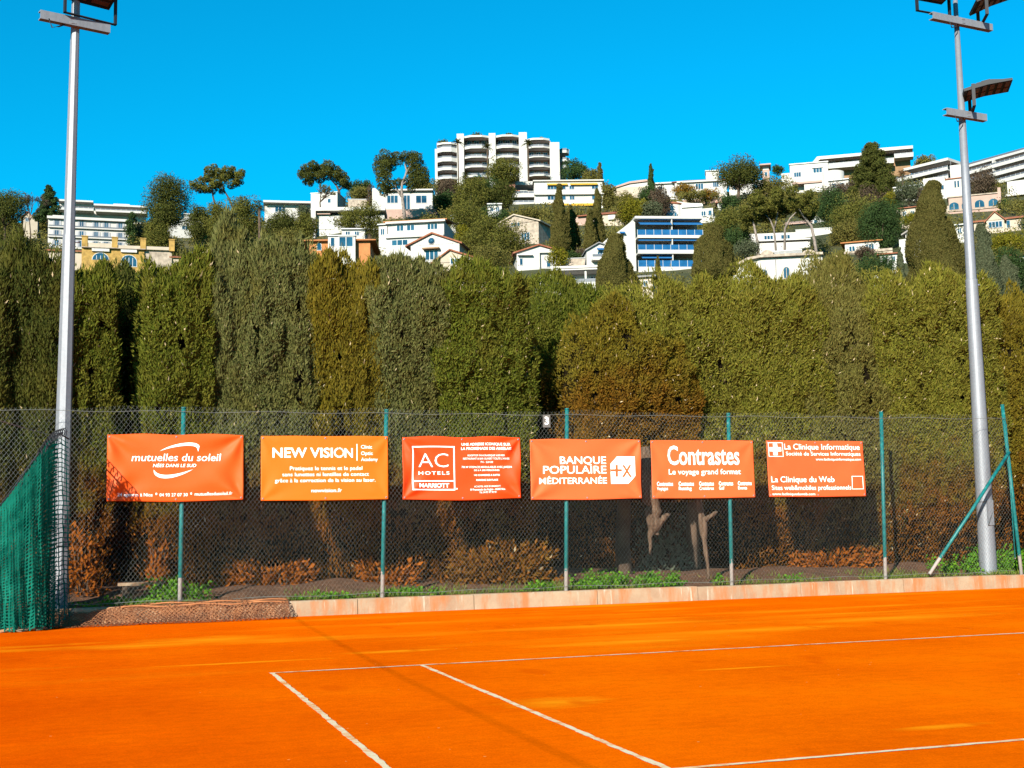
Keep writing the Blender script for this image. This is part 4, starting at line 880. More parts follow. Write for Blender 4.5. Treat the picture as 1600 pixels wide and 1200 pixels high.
def b12():
    t = B('low_gable_house', 'low cream gabled house with tiled verge peeping over the flat hedge top', 676, 766, 420, 3, 205, 388)
    t.wall('cream', 680, 760, 409, 0, 9); t.gable('cream', 'tile', 677, 764, 410, 703, 391.5, 0, 9, .4, .25, 412); t.win(704, 717, 404, 412, 0, 2); t.wall('cream', 728, 734, 392, 4, 5, name='chimney')
b12()
def b10():
    t = B('tiled_house', 'white two storey house with flat orange tiled roof left of the gabled house', 604, 720, 388, 12, 262, 336)
    t.wall('white', 606, 694, 346, 0, 12); t.shed('tile_orange', 606, 694, 346, 337, 0, 9, .8); t.box('cornice', 'white', [(604, 697, 345.3, 348.4, -.95, -.02)])
    for a, b_, n in ((620, 631, 2), (636, 648, 2), (668, 684, 3)): t.win(a, b_, 351, 359, 0, n)
    t.balcony(606, 696, 367, 373, -2.2, -.02, 'white'); t.wall('white', 606, 696, 373, -1.6, -.05, name='lower_wall'); t.win(615, 640, 376, 384, -1.6, 3)
b10()
def b9():
    t = B('orange_villa', 'orange walled house with hipped tile roof and wide bay window above the hedge', 474, 584, 396, 6, 215, 360)
    t.wall('orange', 484, 578, 376, 0, 11); t.hip('tile_orange', 478, 580, 376, 522, 530, 361.5, 0, 11, .8)
    t.wall('white', 514, 556, 371.5, -1.2, -.02, name='bay'); t.box('bay_roof', 'frame', [(513, 557, 370, 371.5, -1.5, -.02)])
    t.win(518, 524, 374, 387, -1.2, 1); t.win(531, 552.5, 373, 387.5, -1.2, 2); t.win(496, 502, 380, 391, 0, 1, arch=True)
b9()
def b8():
    t = B('flat_villa', 'white flat roofed villa with blue windows behind the big forked pine', 580, 680, 338, 3, 345, 292)
    t.wall('white', 601, 676, 299, 0, 9); t.box('roof_slab', 'white', [(600, 677, 297, 299.2, -1.2, 9.3)]); t.prism('side_wall', 'white', [(582, 350), (582, 294), (586, 293), (600.9, 305), (600.9, 350)], 0, 8)
    t.win(605, 622, 305.5, 317, 0, 3); t.win(631, 641, 305.5, 329, 0, 2); t.win(650, 667, 306, 317.5, 0, 2); t.win(655, 662, 326, 329, 0, 1, mat='shutter')
    t.wall('pink', 580, 690, 331, -3, -2.4, name='terrace_wall')
b8()
def b7():
    t = B('garage_house', 'white block house with a deep flat roof and one large closed shutter', 486, 602, 368, 5, 318, 322)
    t.wall('white', 487, 494, 325, -.5, 8); t.wall('white', 494, 600, 334, 1.2, 8, name='front_wall'); t.box('roof_slab', 'white', [(493.9, 602, 324.6, 330, -.8, 8.4)]); t.box('shutter_box', 'pink', [(495, 516, 331, 334, .2, 1.15)])
    t.box('roller_shutter', 'frame', [(496.5, 522, 336, 356, 1.05, 1.18)]); t.win(548, 560, 339, 347, 1.2, 2)
b7()
def b6():
    t = B('white_cube_house', 'plain white cubic house under the arched pine', 484, 540, 330, 16, 362, 300)
    t.wall('white', 486, 527, 301.5, 0, 9); t.box('roof_edge', 'frame', [(485.5, 527.5, 300.2, 301.5, -.2, 9.2)]); t.win(512, 517, 311, 317, 0, 1)
b6()
def b5():
    t = B('long_flat_house', 'long low white flat roofed house right of the palm', 412, 488, 342, 0, 372, 314)
    t.wall('white', 414, 486, 318.5, 1, 9); t.box('roof_slab', 'white', [(412, 488, 315.2, 318.3, -1.2, 9.2)]); t.win(430, 446, 322, 330, 1, 3)
b5()
def b1():
    t = B('shuttered_building', 'white classical three storey building with pale shutters left of the round pine', 77, 201, 402, 2, 322, 334, 'apartment block')
    t.wall('white', 78, 199.5, 345, 0, 12); t.box('cornice', 'white', [(76.5, 201, 341, 344.8, -.9, 12.3), (78, 200, 356.6, 358.3, -.7, -.02), (78, 200, 371.5, 373.3, -.7, -.02)])
    t.box('roof_terrace', 'white', [(83, 105, 334, 341, 3, 10), (118, 200, 338.5, 341, 3, 10)])
    for x in (88, 108, 124.5, 146, 161, 182):
        t.win(x, x+5.8, 347, 355.8, 0, 2, True, mat='shutter'); t.win(x, x+5.8, 362, 371, 0, 2, True, mat='shutter'); t.win(x, x+5.8, 377, 386, 0, 2, True, mat='shutter')
    t.box('railing', 'rail', [(79, 199, 354.5, 356.4, -.65, -.6), (79, 199, 369.3, 371.3, -.65, -.6)])
b1()
def b2():
    t = B('modern_apartments', 'white modern apartments in long flat tiers on the left ridge', 93, 228, 345, 3, 395, 312, 'apartment block')
    t.wall('white', 96, 224, 322, 2.5, 12); t.box('roof_slab', 'white', [(94, 146, 315.5, 318, -1, 12), (147, 227, 320, 322.6, -1, 12)]); t.wall('white', 96, 146, 318, 1.5, 10, yb=322, name='upper_wall')
    t.box('penthouse', 'white', [(175, 200, 313.5, 319.9, 3, 9)]); t.balcony(94, 147, 328.5, 332, -1.5, 2.45, 'white', 'rail', 326.5); t.balcony(150, 226, 329.5, 332.5, -1.5, 2.45, 'white', 'rail', 327.5)
    for a in (108, 122, 134, 160, 178, 190, 204): t.win(a, a+9, 323.5, 329, 2.5, 2)
b2()
def b3():
    t = B('yellow_villa', 'yellow stone villa with arched windows and pillared roof terrace at the left', 80, 325, 425, 1, 262, 370)
    t.wall('yellow', 131, 224, 390, 0, 10); t.wall('cream', 82, 130.9, 396, .8, 9, name='left_wing'); t.wall('cream', 224.1, 324, 399, .8, 9, name='right_wing')
    t.shed('tile', 82, 130, 396, 388, .8, 5, .5); t.shed('tile', 266, 324, 399.5, 391, .8, 5, .5); t.wall('stone', 224.2, 266, 389.5, .4, 9, name='terrace_wall')
    for x in (131, 175.5, 218, 261.5): t.box('pillar', 'yellow', [(x, x+8.5, 373, 390.2, -.4, .8), (x-.6, x+9.1, 371.6, 372.95, -.55, .95)])
    t.box('parapet', 'cream', [(139.6, 175.4, 382, 388.8, -.2, .3), (184.1, 217.9, 384, 389, -.2, .3), (226.6, 261.4, 384, 389, -.2, .3)]); t.box('string_course', 'stone', [(131, 226, 388.9, 390, -.7, -.02)])
    for x0, x1 in ((146, 172), (189, 213)): t.box('sun_screen', 'awning_white', [(x0, x1, 390.5, 395, -.5, -.1)])
    t.win(147, 171, 397, 408, 0, 4, arch=True); t.win(190, 212.5, 399, 417, 0, 4, arch=True)
    t.wall('cream', 310.5, 317.5, 383, 3, 4.2, name='chimney'); t.box('chimney_cap', 'tile', [(309.8, 318.2, 381.8, 382.95, 2.8, 4.4)]); t.box('door_post', 'awning_blue', [(295, 298.5, 391, 408, -.2, .7)])
b3()
def b4():
    t = B('stair_house', 'white house side with a slanting roof edge right of the round pine', 266, 302, 372, -10, 345, 338)
    t.prism('wall', 'white', [(268, 390), (268, 352), (300, 340), (302, 343), (302, 390)], 0, 8); t.prism('roof_edge', 'frame', [(267, 352), (267, 349.5), (300, 337.2), (303, 340.5), (303, 343), (300, 339.8)], -.4, 8.3); t.win(284, 294, 353, 358, 0, 2)
b4()
def b14():
    t = B('stone_house', 'pale stone gabled house with three small arched windows below the pines', 772, 858, 388, 24, 266, 333)
    t.wall('stone', 774, 842, 348, 0, 10.5); t.gable('stone', 'cream', 772, 843, 350, 805, 335.5, 0, 10.5, .5, .25, 349)
    for x in (800, 804.8, 809.6): t.win(x, x+2.8, 347, 353, 0, 1, arch=True)
    t.win(815, 828, 365, 376, 0, 3)
b14()
def b15():
    t = B('vine_house', 'white house with pink tile verges and climbing vines right of the low pine', 804, 884, 428, -6, 226, 382)
    t.wall('white', 808, 844, 395, 0, 10); t.gable('white', 'tile', 806, 878, 396, 843, 384, .0, 10, .5, .25, 394); t.wall('white', 844.1, 878, 394, .6, 10, name='right_wall')
    t.win(812.5, 817, 404, 414, 0, 1); t.win(855, 861, 407, 416, .6, 1); t.awning('awning_white', 808, 832, 396.5, 400, 0, .8)
b15()
def b16():
    t = B('red_roof_house', 'low house with flat red tiled roof between the tall cypresses', 898, 980, 356, 10, 304, 324)
    t.wall('cream', 917, 975, 335, 0, 8); t.hip('tile', 906, 977, 335, 925, 970, 326, 0, 8, .5); t.wall('pink', 899, 916.9, 336, .4, 8, name='side_wall'); t.box('shutter', 'awning_white', [(951, 962, 338, 345, -.6, -.05)]); t.win(935, 941, 341, 347, 0, 1)
b16()
def b17():
    t = B('ridge_house', 'long cream house with low tiled roofs along the ridge right of the tower', 954, 1138, 312, 0, 385, 264)
    t.wall('cream', 956, 1014, 289, 0, 10); t.prism('roof', 'pink', [(953, 290), (985, 281), (1012, 279), (1016, 284), (1016, 286), (1012, 282), (985, 284), (953, 292)], -.6, 10); t.prism('gable', 'white', [(956, 289), (986, 283.5), (1014, 283), (1014, 289)], 0, 10)
    t.wall('white', 1024, 1054, 286, 1, 9, name='middle_wall'); t.box('middle_roof', 'frame', [(1023, 1056, 284, 285.9, .2, 9.2)]); t.wall('white', 1055, 1135, 285, 0, 10, name='right_wall'); t.hip('tile', 1053, 1136, 285, 1070, 1122, 276.5, 0, 10, .6)
    t.box('eaves', 'white', [(1058, 1128, 285.1, 287.5, -.9, -.02)]); t.box('roof_tower', 'white', [(1104, 1124, 267.5, 282, 2.6, 7)]); t.box('tower_cap', 'frame', [(1103, 1125, 266.2, 267.4, 2.2, 7.4)])
    t.win(1087, 1099, 289.5, 298, 0, 3); t.win(1114, 1122.5, 288, 295.5, 0, 3, mat='shutter'); t.win(1064, 1070, 290, 294, 0, 1); t.win(1030, 1036, 290, 294, 1, 1)
    t.wall('stone', 1080, 1130, 313, -4, -3.5, name='garden_wall')
b17()
def b18():
    t = B('round_tower_villa', 'white villa with a round tile capped tower above the awning building', 1032, 1122, 357, 4, 310, 308)
    c = t.u(1051); R = t.u(1067)-c; MB().tube([(c, R*.8, -8), (c, R*.8, t.z(317))], R, 24).build('round_tower', M['white'], t.r); MB().tube([(c, R*.8, t.z(317.2)), (c, R*.8, t.z(315.4)), (c, R*.8, t.z(310))], [R*1.12, R*1.1, .2], 24).build('roof', M['tile'], t.r)
    t.wall('white', 1062, 1098, 318, .6, 9); t.prism('gable', 'white', [(1062, 318), (1058, 312), (1080, 316.5), (1098, 318)], .61, 9); t.box('roof_edge', 'frame', [(1066, 1099, 320.5, 323.5, .1, .58)])
    t.wall('white', 1098.1, 1114, 326, .9, 8, name='right_wing'); t.wall('white', 1058, 1118, 344, -1.8, -.6, name='terrace_wall'); t.win(1055, 1059, 332, 338, -.9, 1); t.win(1096, 1103, 331, 338, .55, 2); t.win(1107, 1112, 330, 337, .9, 1, mat='shutter')
b18()
def b22():
    t = B('white_villa', 'large white modern villa with a round balcony on the right ridge', 1222, 1322, 309, 0, 372, 250)
    t.wall('white', 1237, 1295, 255, 0, 11); t.box('roof_edge', 'frame', [(1236, 1296, 253.4, 254.9, -.4, 11.3)]); t.wall('white', 1223.5, 1236.9, 266, .8, 9, name='left_wing')
    t.win(1243, 1253.5, 267.5, 274, 0, 3, mat='shutter'); t.win(1272.5, 1286, 263.5, 270, 0, 3); t.box('awning_box', 'frame', [(1271, 1287, 261.5, 263, -.5, -.02)])
    c = t.u(1302); R = t.u(1319)-c; MB().tube([(c, R*.3, -8), (c, R*.3, t.z(271))], R, 28).build('round_balcony', M['white'], t.r)
    t.box('terrace_roof', 'pink', [(1240, 1285, 288.5, 291.5, -4.5, -.02)]); t.wall('white', 1258, 1285, 291.6, -4, -.05, name='lower_wall'); t.wall('white', 1222, 1258, 286, -1.5, -.06, name='terrace_wall')
b22()
def b23():
    t = B('ridge_apartments', 'long low white apartment block with overhanging roof on the skyline behind the conifer', 1262, 1426, 268, 0, 398, 234, 'apartment block')
    t.wall('tan', 1284, 1420, 244, 2.5, 10); t.prism('roof_slab', 'white', [(1267, 254), (1280, 240), (1346, 240.6), (1360, 235.6), (1424, 236.6), (1424, 241), (1360, 240.6), (1346, 245), (1284, 245), (1272, 254)], -1.2, 10.2)
    t.balcony(1275, 1395, 255, 261, -1.5, 2.45, 'white', 'rail', 252.8); t.balcony(1396, 1424, 249.5, 254, -1.5, 2.45, 'white', 'rail', 247)
    for a in (1298, 1314, 1332, 1398, 1408): t.win(a, a+8, 246, 252, 2.5, 2)
b23()
def b24():
    t = B('eaves_house', 'small pinkish house with a projecting flat eave beside the ridge pine', 1190, 1206, 288, 0, 378, 254)
    t.wall('pink', 1192, 1203, 265, 0, 6); t.box('eave', 'pink', [(1188, 1205.5, 256.5, 258.5, -.8, 6.3)]); t.wall('white', 1193, 1202, 258.6, 1, 5.8, yb=265, name='attic'); t.win(1195.5, 1199.5, 269, 275, 0, 1)
b24()
def b25():
    t = B('balustrade_villa', 'old white villa with curved parapet and balustrade at the hedge top', 1142, 1288, 436, 3, 196, 388)
    t.prism('wall', 'white', [(1146, 475), (1146, 414), (1160, 410), (1172, 405), (1184, 402), (1284, 404), (1284, 475)], 0, 11)
    t.prism('cornice', 'stone', [(1143, 413.5), (1143, 410), (1158, 406.5), (1170, 400.5), (1190, 398), (1200, 398), (1285.5, 400), (1285.5, 403.5), (1190, 401.6), (1172, 404.4), (1160, 409.4)], -.8, 11.3)
    for x0, x1, ya in ((1190, 1211, 390), (1254, 1274, 394)): t.prism('parapet_dome', 'stone', [(x0, 398.4 if x0 < 1200 else 399.6)]+[((x0+x1)/2-(x1-x0)/2*math.cos(a), (399 if x0 < 1200 else 400)-(9 if x0 < 1200 else 6)*math.sin(a)) for a in np.linspace(.1, math.pi-.1, 10)]+[(x1, 398.6 if x0 < 1200 else 399.8)], -.3, .4)
    m = MB()
    for i in range(30): x = 1212+i*1.42; m.box(t.u(x), t.u(x+.7), -.1, .1, t.z(398.6), t.z(393.3))
    m.box(t.u(1211.4), t.u(1254), -.16, .16, t.z(393.2), t.z(391.9)); m.build('balustrade', M['frame'], t.r)
    t.box('drain_pipe', 'grey', [(1212.4, 1213.6, 404, 440, -.15, -.02)]); t.win(1225, 1233, 418.5, 436, 0, 2, mat='stone', arch=True); t.win(1167, 1171, 418, 424, 0, 1, mat='stone'); t.win(1190, 1199, 420, 436, 0, 2, mat='shutter', arch=True)
b25()
def b26():
    t = B('shaded_house', 'pale house in the dappled shade of the large umbrella pine', 1168, 1268, 396, -6, 252, 344)
    t.wall('white', 1172, 1246, 362, 1, 10); t.box('terrace', 'white', [(1186, 1264, 377, 379.5, -2.2, .95)]); t.win(1196, 1210, 366, 373, 1, 3); t.win(1222, 1236, 366, 374, 1, 3); t.wall('white', 1180, 1262, 384, -3, -2.3, name='lower_wall')
b26()
def b26b():
    t = B('pink_roof_house', 'house with pale pink tiled roof behind the trunks of the umbrella pine', 1228, 1290, 362, 4, 290, 334)
    t.wall('white', 1233, 1286, 350, 0, 8); t.shed('pink', 1231, 1264, 350, 337, 0, 6, .8); t.prism('gable', 'white', [(1262, 350), (1276, 336), (1288, 350)], .05, 8); t.win(1262, 1268, 345, 354, 0, 2); t.win(1272, 1277, 345, 354, 0, 1)
b26b()
def b27():
    t = B('orange_roof_cottage', 'small white cottage with orange tiled roof and terrace slab left of the dark tree', 1318, 1394, 398, 3, 238, 366)
    t.wall('white', 1322, 1374, 376.5, 0, 8); t.hip('tile_orange', 1320, 1375, 376.5, 1332, 1366, 368, 0, 8, .5); t.win(1353.5, 1366, 382, 395, 0, 3); t.win(1328, 1337, 383, 393, 0, 2); t.box('terrace', 'stone', [(1322, 1394, 395.4, 399, -3, -.02)]); t.wall('stone', 1322, 1394, 399.2, -2.8, -2.2, name='terrace_wall')
b27()
def b28():
    t = B('terraced_apartments', 'white terraced apartment block stepping up to the right edge', 1499, 1622, 296, 34, 352, 236, 'apartment block')
    t.wall('tan', 1503, 1640, 249, 3, 12)
    t.box('roof_slab', 'white', [(1500, 1640, 246, 249.5, -.6, 12.2)])
    for yt, yb in ((258, 263), (271, 276.5), (284, 289.5)): t.balcony(1500, 1640, yt, yb, -1.6, 2.9, 'white', 'rail', yt-2.6)
    t.box('party_wall', 'white', [(1557, 1559, 249.6, 292, -1.2, 2.9)])
    for y in (252, 265, 278):
        for a in (1507, 1522, 1538, 1562, 1580, 1600): t.win(a, a+9, y, y+6.5, 3, 2)
    t.box('roof_rail', 'rail', [(1502, 1638, 242.6, 245.8, -.3, -.2)])
b28()
def b28b():
    t = B('stepped_apartments', 'lower tier of white apartments with deep tan loggias beside the ridge conifer', 1396, 1484, 300, 30, 366, 250, 'apartment block')
    t.wall('tan', 1408, 1482, 266, 3, 10); t.box('roof_slab', 'white', [(1418, 1484, 258.5, 262.5, -1.2, 10)])
    for yt, yb in ((273, 278), (286, 291)): t.balcony(1400, 1484, yt, yb, -1.6, 2.9, 'white', 'rail', yt-2.4)
    for y in (266, 279.5):
        for a in (1420, 1436, 1452, 1468): t.win(a, a+9, y, y+6, 3, 2)
b28b()
def b29():
    t = B('chimney_house', 'white house with red tile strip and a tall white block beside the right mast', 1444, 1512, 308, 6, 322, 248)
    t.wall('white', 1452, 1510, 281, 0, 9); t.shed('tile', 1479, 1510, 281.5, 274.5, 0, 5, .3); t.wall('white', 1483, 1501, 251, 5.2, 9, name='chimney_block'); t.wall('white', 1446, 1478, 276, -.6, 6, name='left_wing')
    t.win(1491.5, 1494, 285, 294.5, 0, 1, mat='grey'); t.win(1496, 1498.5, 285, 294.5, 0, 1, mat='grey'); t.win(1473, 1476, 290, 296, -.6, 1, mat='grey'); MB().tube([(t.u(1484), 6, t.z(251)), (t.u(1484), 6, t.z(240))], .05, 5).build('aerial', M['rail'], t.r)
b29()
def b30():
    t = B('arched_wall', 'pink stone retaining wall with a row of arched blue windows', 1394, 1561, 354, 0, 292, 302, 'retaining wall', None)
    t.wall('pink', 1484, 1559, 310, 0, 4); t.box('coping', 'stone', [(1482, 1561, 308.2, 309.9, -.3, 4.2)]); t.wall('stone', 1395, 1483.9, 321, .6, 4, name='left_wall'); t.box('end_pier', 'pink', [(1556, 1560.5, 301.5, 326, -.4, -.02)])
    for c in (1491.5, 1510, 1529, 1549): t.win(c-7, c+7, 317.5, 329.5, 0, 2, mat='stone', arch=True)
    t.box('string_course', 'stone', [(1484, 1559, 330.5, 331.8, -.25, -.02)])
b30()
def b31():
    t = B('pink_house', 'cream house with red tiled roof and a gabled centre at the right edge', 1522, 1600, 368, 3, 258, 330)
    t.wall('cream', 1525, 1594, 344, 0, 9); t.shed('tile', 1525, 1594, 344.5, 332, 0, 6, .5); t.wall('cream', 1544, 1570, 344, -.8, -.02, name='centre_wall'); t.gable('cream', 'tile', 1544, 1570, 345, 1557, 332.5, -.8, 3.5, .4, .22)
    t.win(1547, 1567, 347.5, 356, -.8, 4, mat='shutter'); t.win(1573, 1578, 346.5, 357, 0, 1, mat='shutter'); t.win(1534, 1539, 349, 357, 0, 1, mat='shutter')
b31()
def b32():
    t = B('garage_villa', 'white villa with a pale garage door and jutting slab at the right edge', 1574, 1622, 316, 4, 318, 278)
    t.wall('white', 1577, 1622, 281, 0, 9); t.box('garage_door', 'shutter', [(1585, 1600, 293, 303, -.06, -.01)]); t.balcony(1574, 1622, 304, 307.5, -2.4, -.08, 'white')
b32()
def b33():
    t = B('small_gable_house', 'small white gabled house wedged between dark tree and big cypress', 1409, 1440, 386, 12, 226, 346)
    t.wall('white', 1416, 1438, 364, 0, 7); t.prism('gable', 'white', [(1416, 364), (1438, 352), (1438, 364)], .01, 7); t.prism('roof', 'roofgrey', [(1411, 367), (1411, 365), (1438, 350), (1440, 351), (1440, 353)], -.6, 7.4); t.wall('white', 1410, 1422, 376, -2, -.05, name='porch'); t.win(1420, 1425, 367, 376, 0, 1)
b33()
def b34():
    t = B('white_turret', 'small white domed turret peeping between two hedge tops', 1363, 1388, 448, 0, 150, 424)
    c = t.u(1375); R = t.u(1386)-c; MB().tube([(c, R, -6), (c, R, t.z(432))], R*.9, 18).build('wall', M['white'], t.r); MB().tube([(c, R, t.z(432)), (c, R, t.z(429)), (c, R, t.z(427))], [R*.96, R*.7, .1], 18).build('roof', M['white'], t.r)
b34()
def b35():
    t = B('salmon_house', 'small salmon roofed house between the dark trees at far left', 34, 62, 352, 0, 362, 328)
    t.wall('cream', 37, 58, 339, 0, 7); t.gable('cream', 'tile', 36, 50, 339, 43, 332, 0, 7, .4); t.wall('grey', 50, 60, 335, 1, 6, name='grey_wall'); t.win(40, 45, 341, 346, 0, 2)
b35()
def small(name, label, x0, x1, yt, yb, d, yaw, wall, roof, wins, hip=False):
    t = B(name, label, x0, x1, yb, yaw, d, yt-6); t.wall(wall, x0, x1, yt, 0, 7)
    if roof == 'flat': t.box('roof_slab', 'frame', [(x0-.8, x1+.8, yt-1.6, yt-.02, -.6, 7.3)])
    elif hip: t.hip(roof, x0, x1, yt, x0+(x1-x0)*.3, x0+(x1-x0)*.7, yt-5, 0, 7, .5)
    else: t.shed(roof, x0, x1, yt, yt-5, 0, 6, .5)
    for a, b_, c, e in wins: t.win(a, b_, c, e, 0, 2)
small('terrace_cottage', 'small white cottage with terrace rail hidden left of the right mast foot on the hill', 1494, 1514, 352, 372, 246, 4, 'white', 'flat', [(1498, 1503, 356, 364), (1506, 1511, 356, 364)])
small('garden_house', 'little white garden house with a yellow awning under the central pine pair', 762, 784, 320, 332, 306, 0, 'white', 'flat', [(766, 771, 324, 330), (775, 780, 324, 330)])
small('yellow_hut', 'small yellow hut beside the foot of the massive cypress', 999, 1020, 434, 452, 168, 8, 'cream', 'grey', [(1006, 1012, 439, 447)])
small('low_white_house', 'low white flat house between the spreading pine and the orange villa', 534, 570, 359, 372, 272, 4, 'white', 'flat', [(540, 547, 362, 368), (554, 561, 362, 368)])
small('side_house', 'narrow white house at the left edge of the tiled house', 592, 605, 352, 384, 268, 18, 'white', 'flat', [(595, 601, 358, 367)])
small('edge_house', 'white house under the clipped shrub at the right picture edge', 1582, 1606, 398, 424, 205, 0, 'white', 'tile', [(1586, 1592, 403, 411)], True)
small('slope_house', 'cream house with red hipped roof half hidden below the white villa', 1262, 1290, 318, 334, 322, 2, 'cream', 'tile', [(1266, 1272, 322, 328), (1278, 1284, 322, 328)], True)
small('upper_house', 'white flat house above the arched retaining wall left end', 1398, 1440, 292, 306, 318, 10, 'white', 'flat', [(1404, 1410, 296, 302), (1418, 1424, 296, 302)])
small('ridge_villa', 'small white villa on the ridge right of the skyline cypress', 1140, 1192, 285, 300, 388, 0, 'white', 'flat', [(1146, 1153, 289, 295), (1176, 1184, 289, 295)])
small('mid_house', 'white house with tiled hip roof between round tower villa and umbrella pine', 1122, 1146, 316, 334, 330, -4, 'white', 'tile', [(1127, 1133, 321, 328)], True)
small('tile_cottage', 'small cream cottage with red hip roof under the brown bare shrub at the right', 1346, 1376, 300, 316, 345, 0, 'cream', 'tile', [(1350, 1356, 304, 310), (1364, 1370, 304, 310)], True)
small('corner_house', 'white cubic house just left of the dark skyline conifer', 1296, 1326, 282, 300, 352, 6, 'white', 'flat', [(1301, 1307, 286, 292), (1313, 1319, 286, 292)])
small('bank_house', 'white house with flat roof between round tower villa and red roofed house', 984, 1012, 336, 354, 300, 4, 'white', 'flat', [(989, 995, 341, 347), (1001, 1007, 341, 347)])
small('tall_house', 'narrow white house with tiled roof between dark tree and arched wall', 1408, 1434, 324, 352, 270, 6, 'cream', 'tile', [(1412, 1417, 330, 337), (1424, 1429, 330, 337)], True)
small('lower_villa', 'white villa with red hip roof left of the small slim cypress', 1376, 1404, 396, 414, 214, 3, 'white', 'tile', [(1381, 1387, 401, 408), (1393, 1399, 401, 408)], True)
small('pine_house', 'white house showing between the central pines', 704, 726, 338, 352, 296, 0, 'white', 'flat', [(708, 714, 342, 348)])
small('ridge_cottage', 'white ridge cottage left of the two trunked umbrella pine', 288, 322, 336, 350, 372, 0, 'white', 'flat', [(294, 301, 339, 345), (309, 316, 339, 345)])
def terrace(name, label, x0, x1, yt, yb, d, mat):
    t = B(name, label, x0, x1, yb, 0, d, yt, 'retaining wall', 'garden walls on the hillside'); t.wall(mat, x0, x1, yt, 0, .6); t.box('coping', 'frame', [(x0-.4, x1+.4, yt-.9, yt-.02, -.12, .72)])
terrace('garden_wall', 'pale garden terrace wall above the cube house', 544, 600, 312, 318, 356, 'stone')
terrace('garden_wall', 'pink garden terrace wall left of the pine trunks on the right ridge', 1066, 1128, 311, 318, 350, 'pink')
terrace('garden_wall', 'pale garden terrace wall under the vine shrub', 884, 914, 404, 412, 216, 'stone')
terrace('garden_wall', 'white garden wall between umbrella pine and dark tree', 1244, 1300, 358, 364, 262, 'white')
# ------------------------------------------------------------------ TREES ON THE HILL
FC_ = {
 'pine': [(0.03, 0.0375, 0.009), (0.051, 0.057, 0.0135), (0.072, 0.072, 0.018), (0.018, 0.024, 0.0075)],
       'pine2': [(0.051, 0.0573, 0.0127), (0.0828, 0.0828, 0.0176), (0.1115, 0.1004, 0.0223), (0.0287, 0.035, 0.0096)],
       'dark': [(0.018, 0.036, 0.0135), (0.03, 0.054, 0.018), (0.045, 0.069, 0.021), (0.012, 0.0225, 0.009)],
       'olive': [(0.0678, 0.0651, 0.0163), (0.1017, 0.0923, 0.0231), (0.1289, 0.1086, 0.0299), (0.0434, 0.0434, 0.0122)],
       'cyp': [(0.0484, 0.0462, 0.0121), (0.0726, 0.0638, 0.0176), (0.0946, 0.0792, 0.0242), (0.0286, 0.0297, 0.0088)],
       'grey': [(0.044, 0.055, 0.0308), (0.066, 0.077, 0.0418), (0.088, 0.0946, 0.0528), (0.0275, 0.0352, 0.0198)],
       'lime': [(.085, .085, .008), (.120, .110, .010), (.150, .125, .014), (.055, .060, .008)],
       'rust': [(.120, .065, .010), (.160, .085, .012), (.095, .060, .012)],
       'brown': [(.062, .045, .030), (.085, .060, .040), (.045, .033, .024)],
       'palm': [(.045, .055, .014), (.075, .078, .020), (.100, .090, .028), (.030, .038, .012)],
       'dry': [(.200, .110, .045), (.150, .080, .035), (.240, .150, .070)]}
for k_, v_ in FC_.items(): M['f_'+k_] = foliage('foliage_'+k_, v_, .15)
def leafcloud(cen, rad, nl, L, W, up=.25, flat=1.):
    """leaf clumps: cen (k,3), rad (k,), nl leaves in all"""
    k = len(cen); w = rad**2/np.sum(rad**2); idx = RNG.choice(k, nl, p=w); N = unit(RNG.normal(size=(nl, 3)))
    P = cen[idx]+N*np.array([1, 1, flat])*(rad[idx]*(.62+.42*RNG.random(nl)))[:, None]
    P = P+.25*rad[idx][:, None]*np.stack([vn(P/rad[idx][:, None]*1.7+7*j, 31+j) for j in range(3)], -1)
    T = unit(np.cross(N, RNG.normal(size=(nl, 3)))); D = unit(T+N*.45+np.array([0, 0, up]))
    return kites(P, D, L*RNG.uniform(.6, 1.3, nl), W*RNG.uniform(.6, 1.3, nl), N)
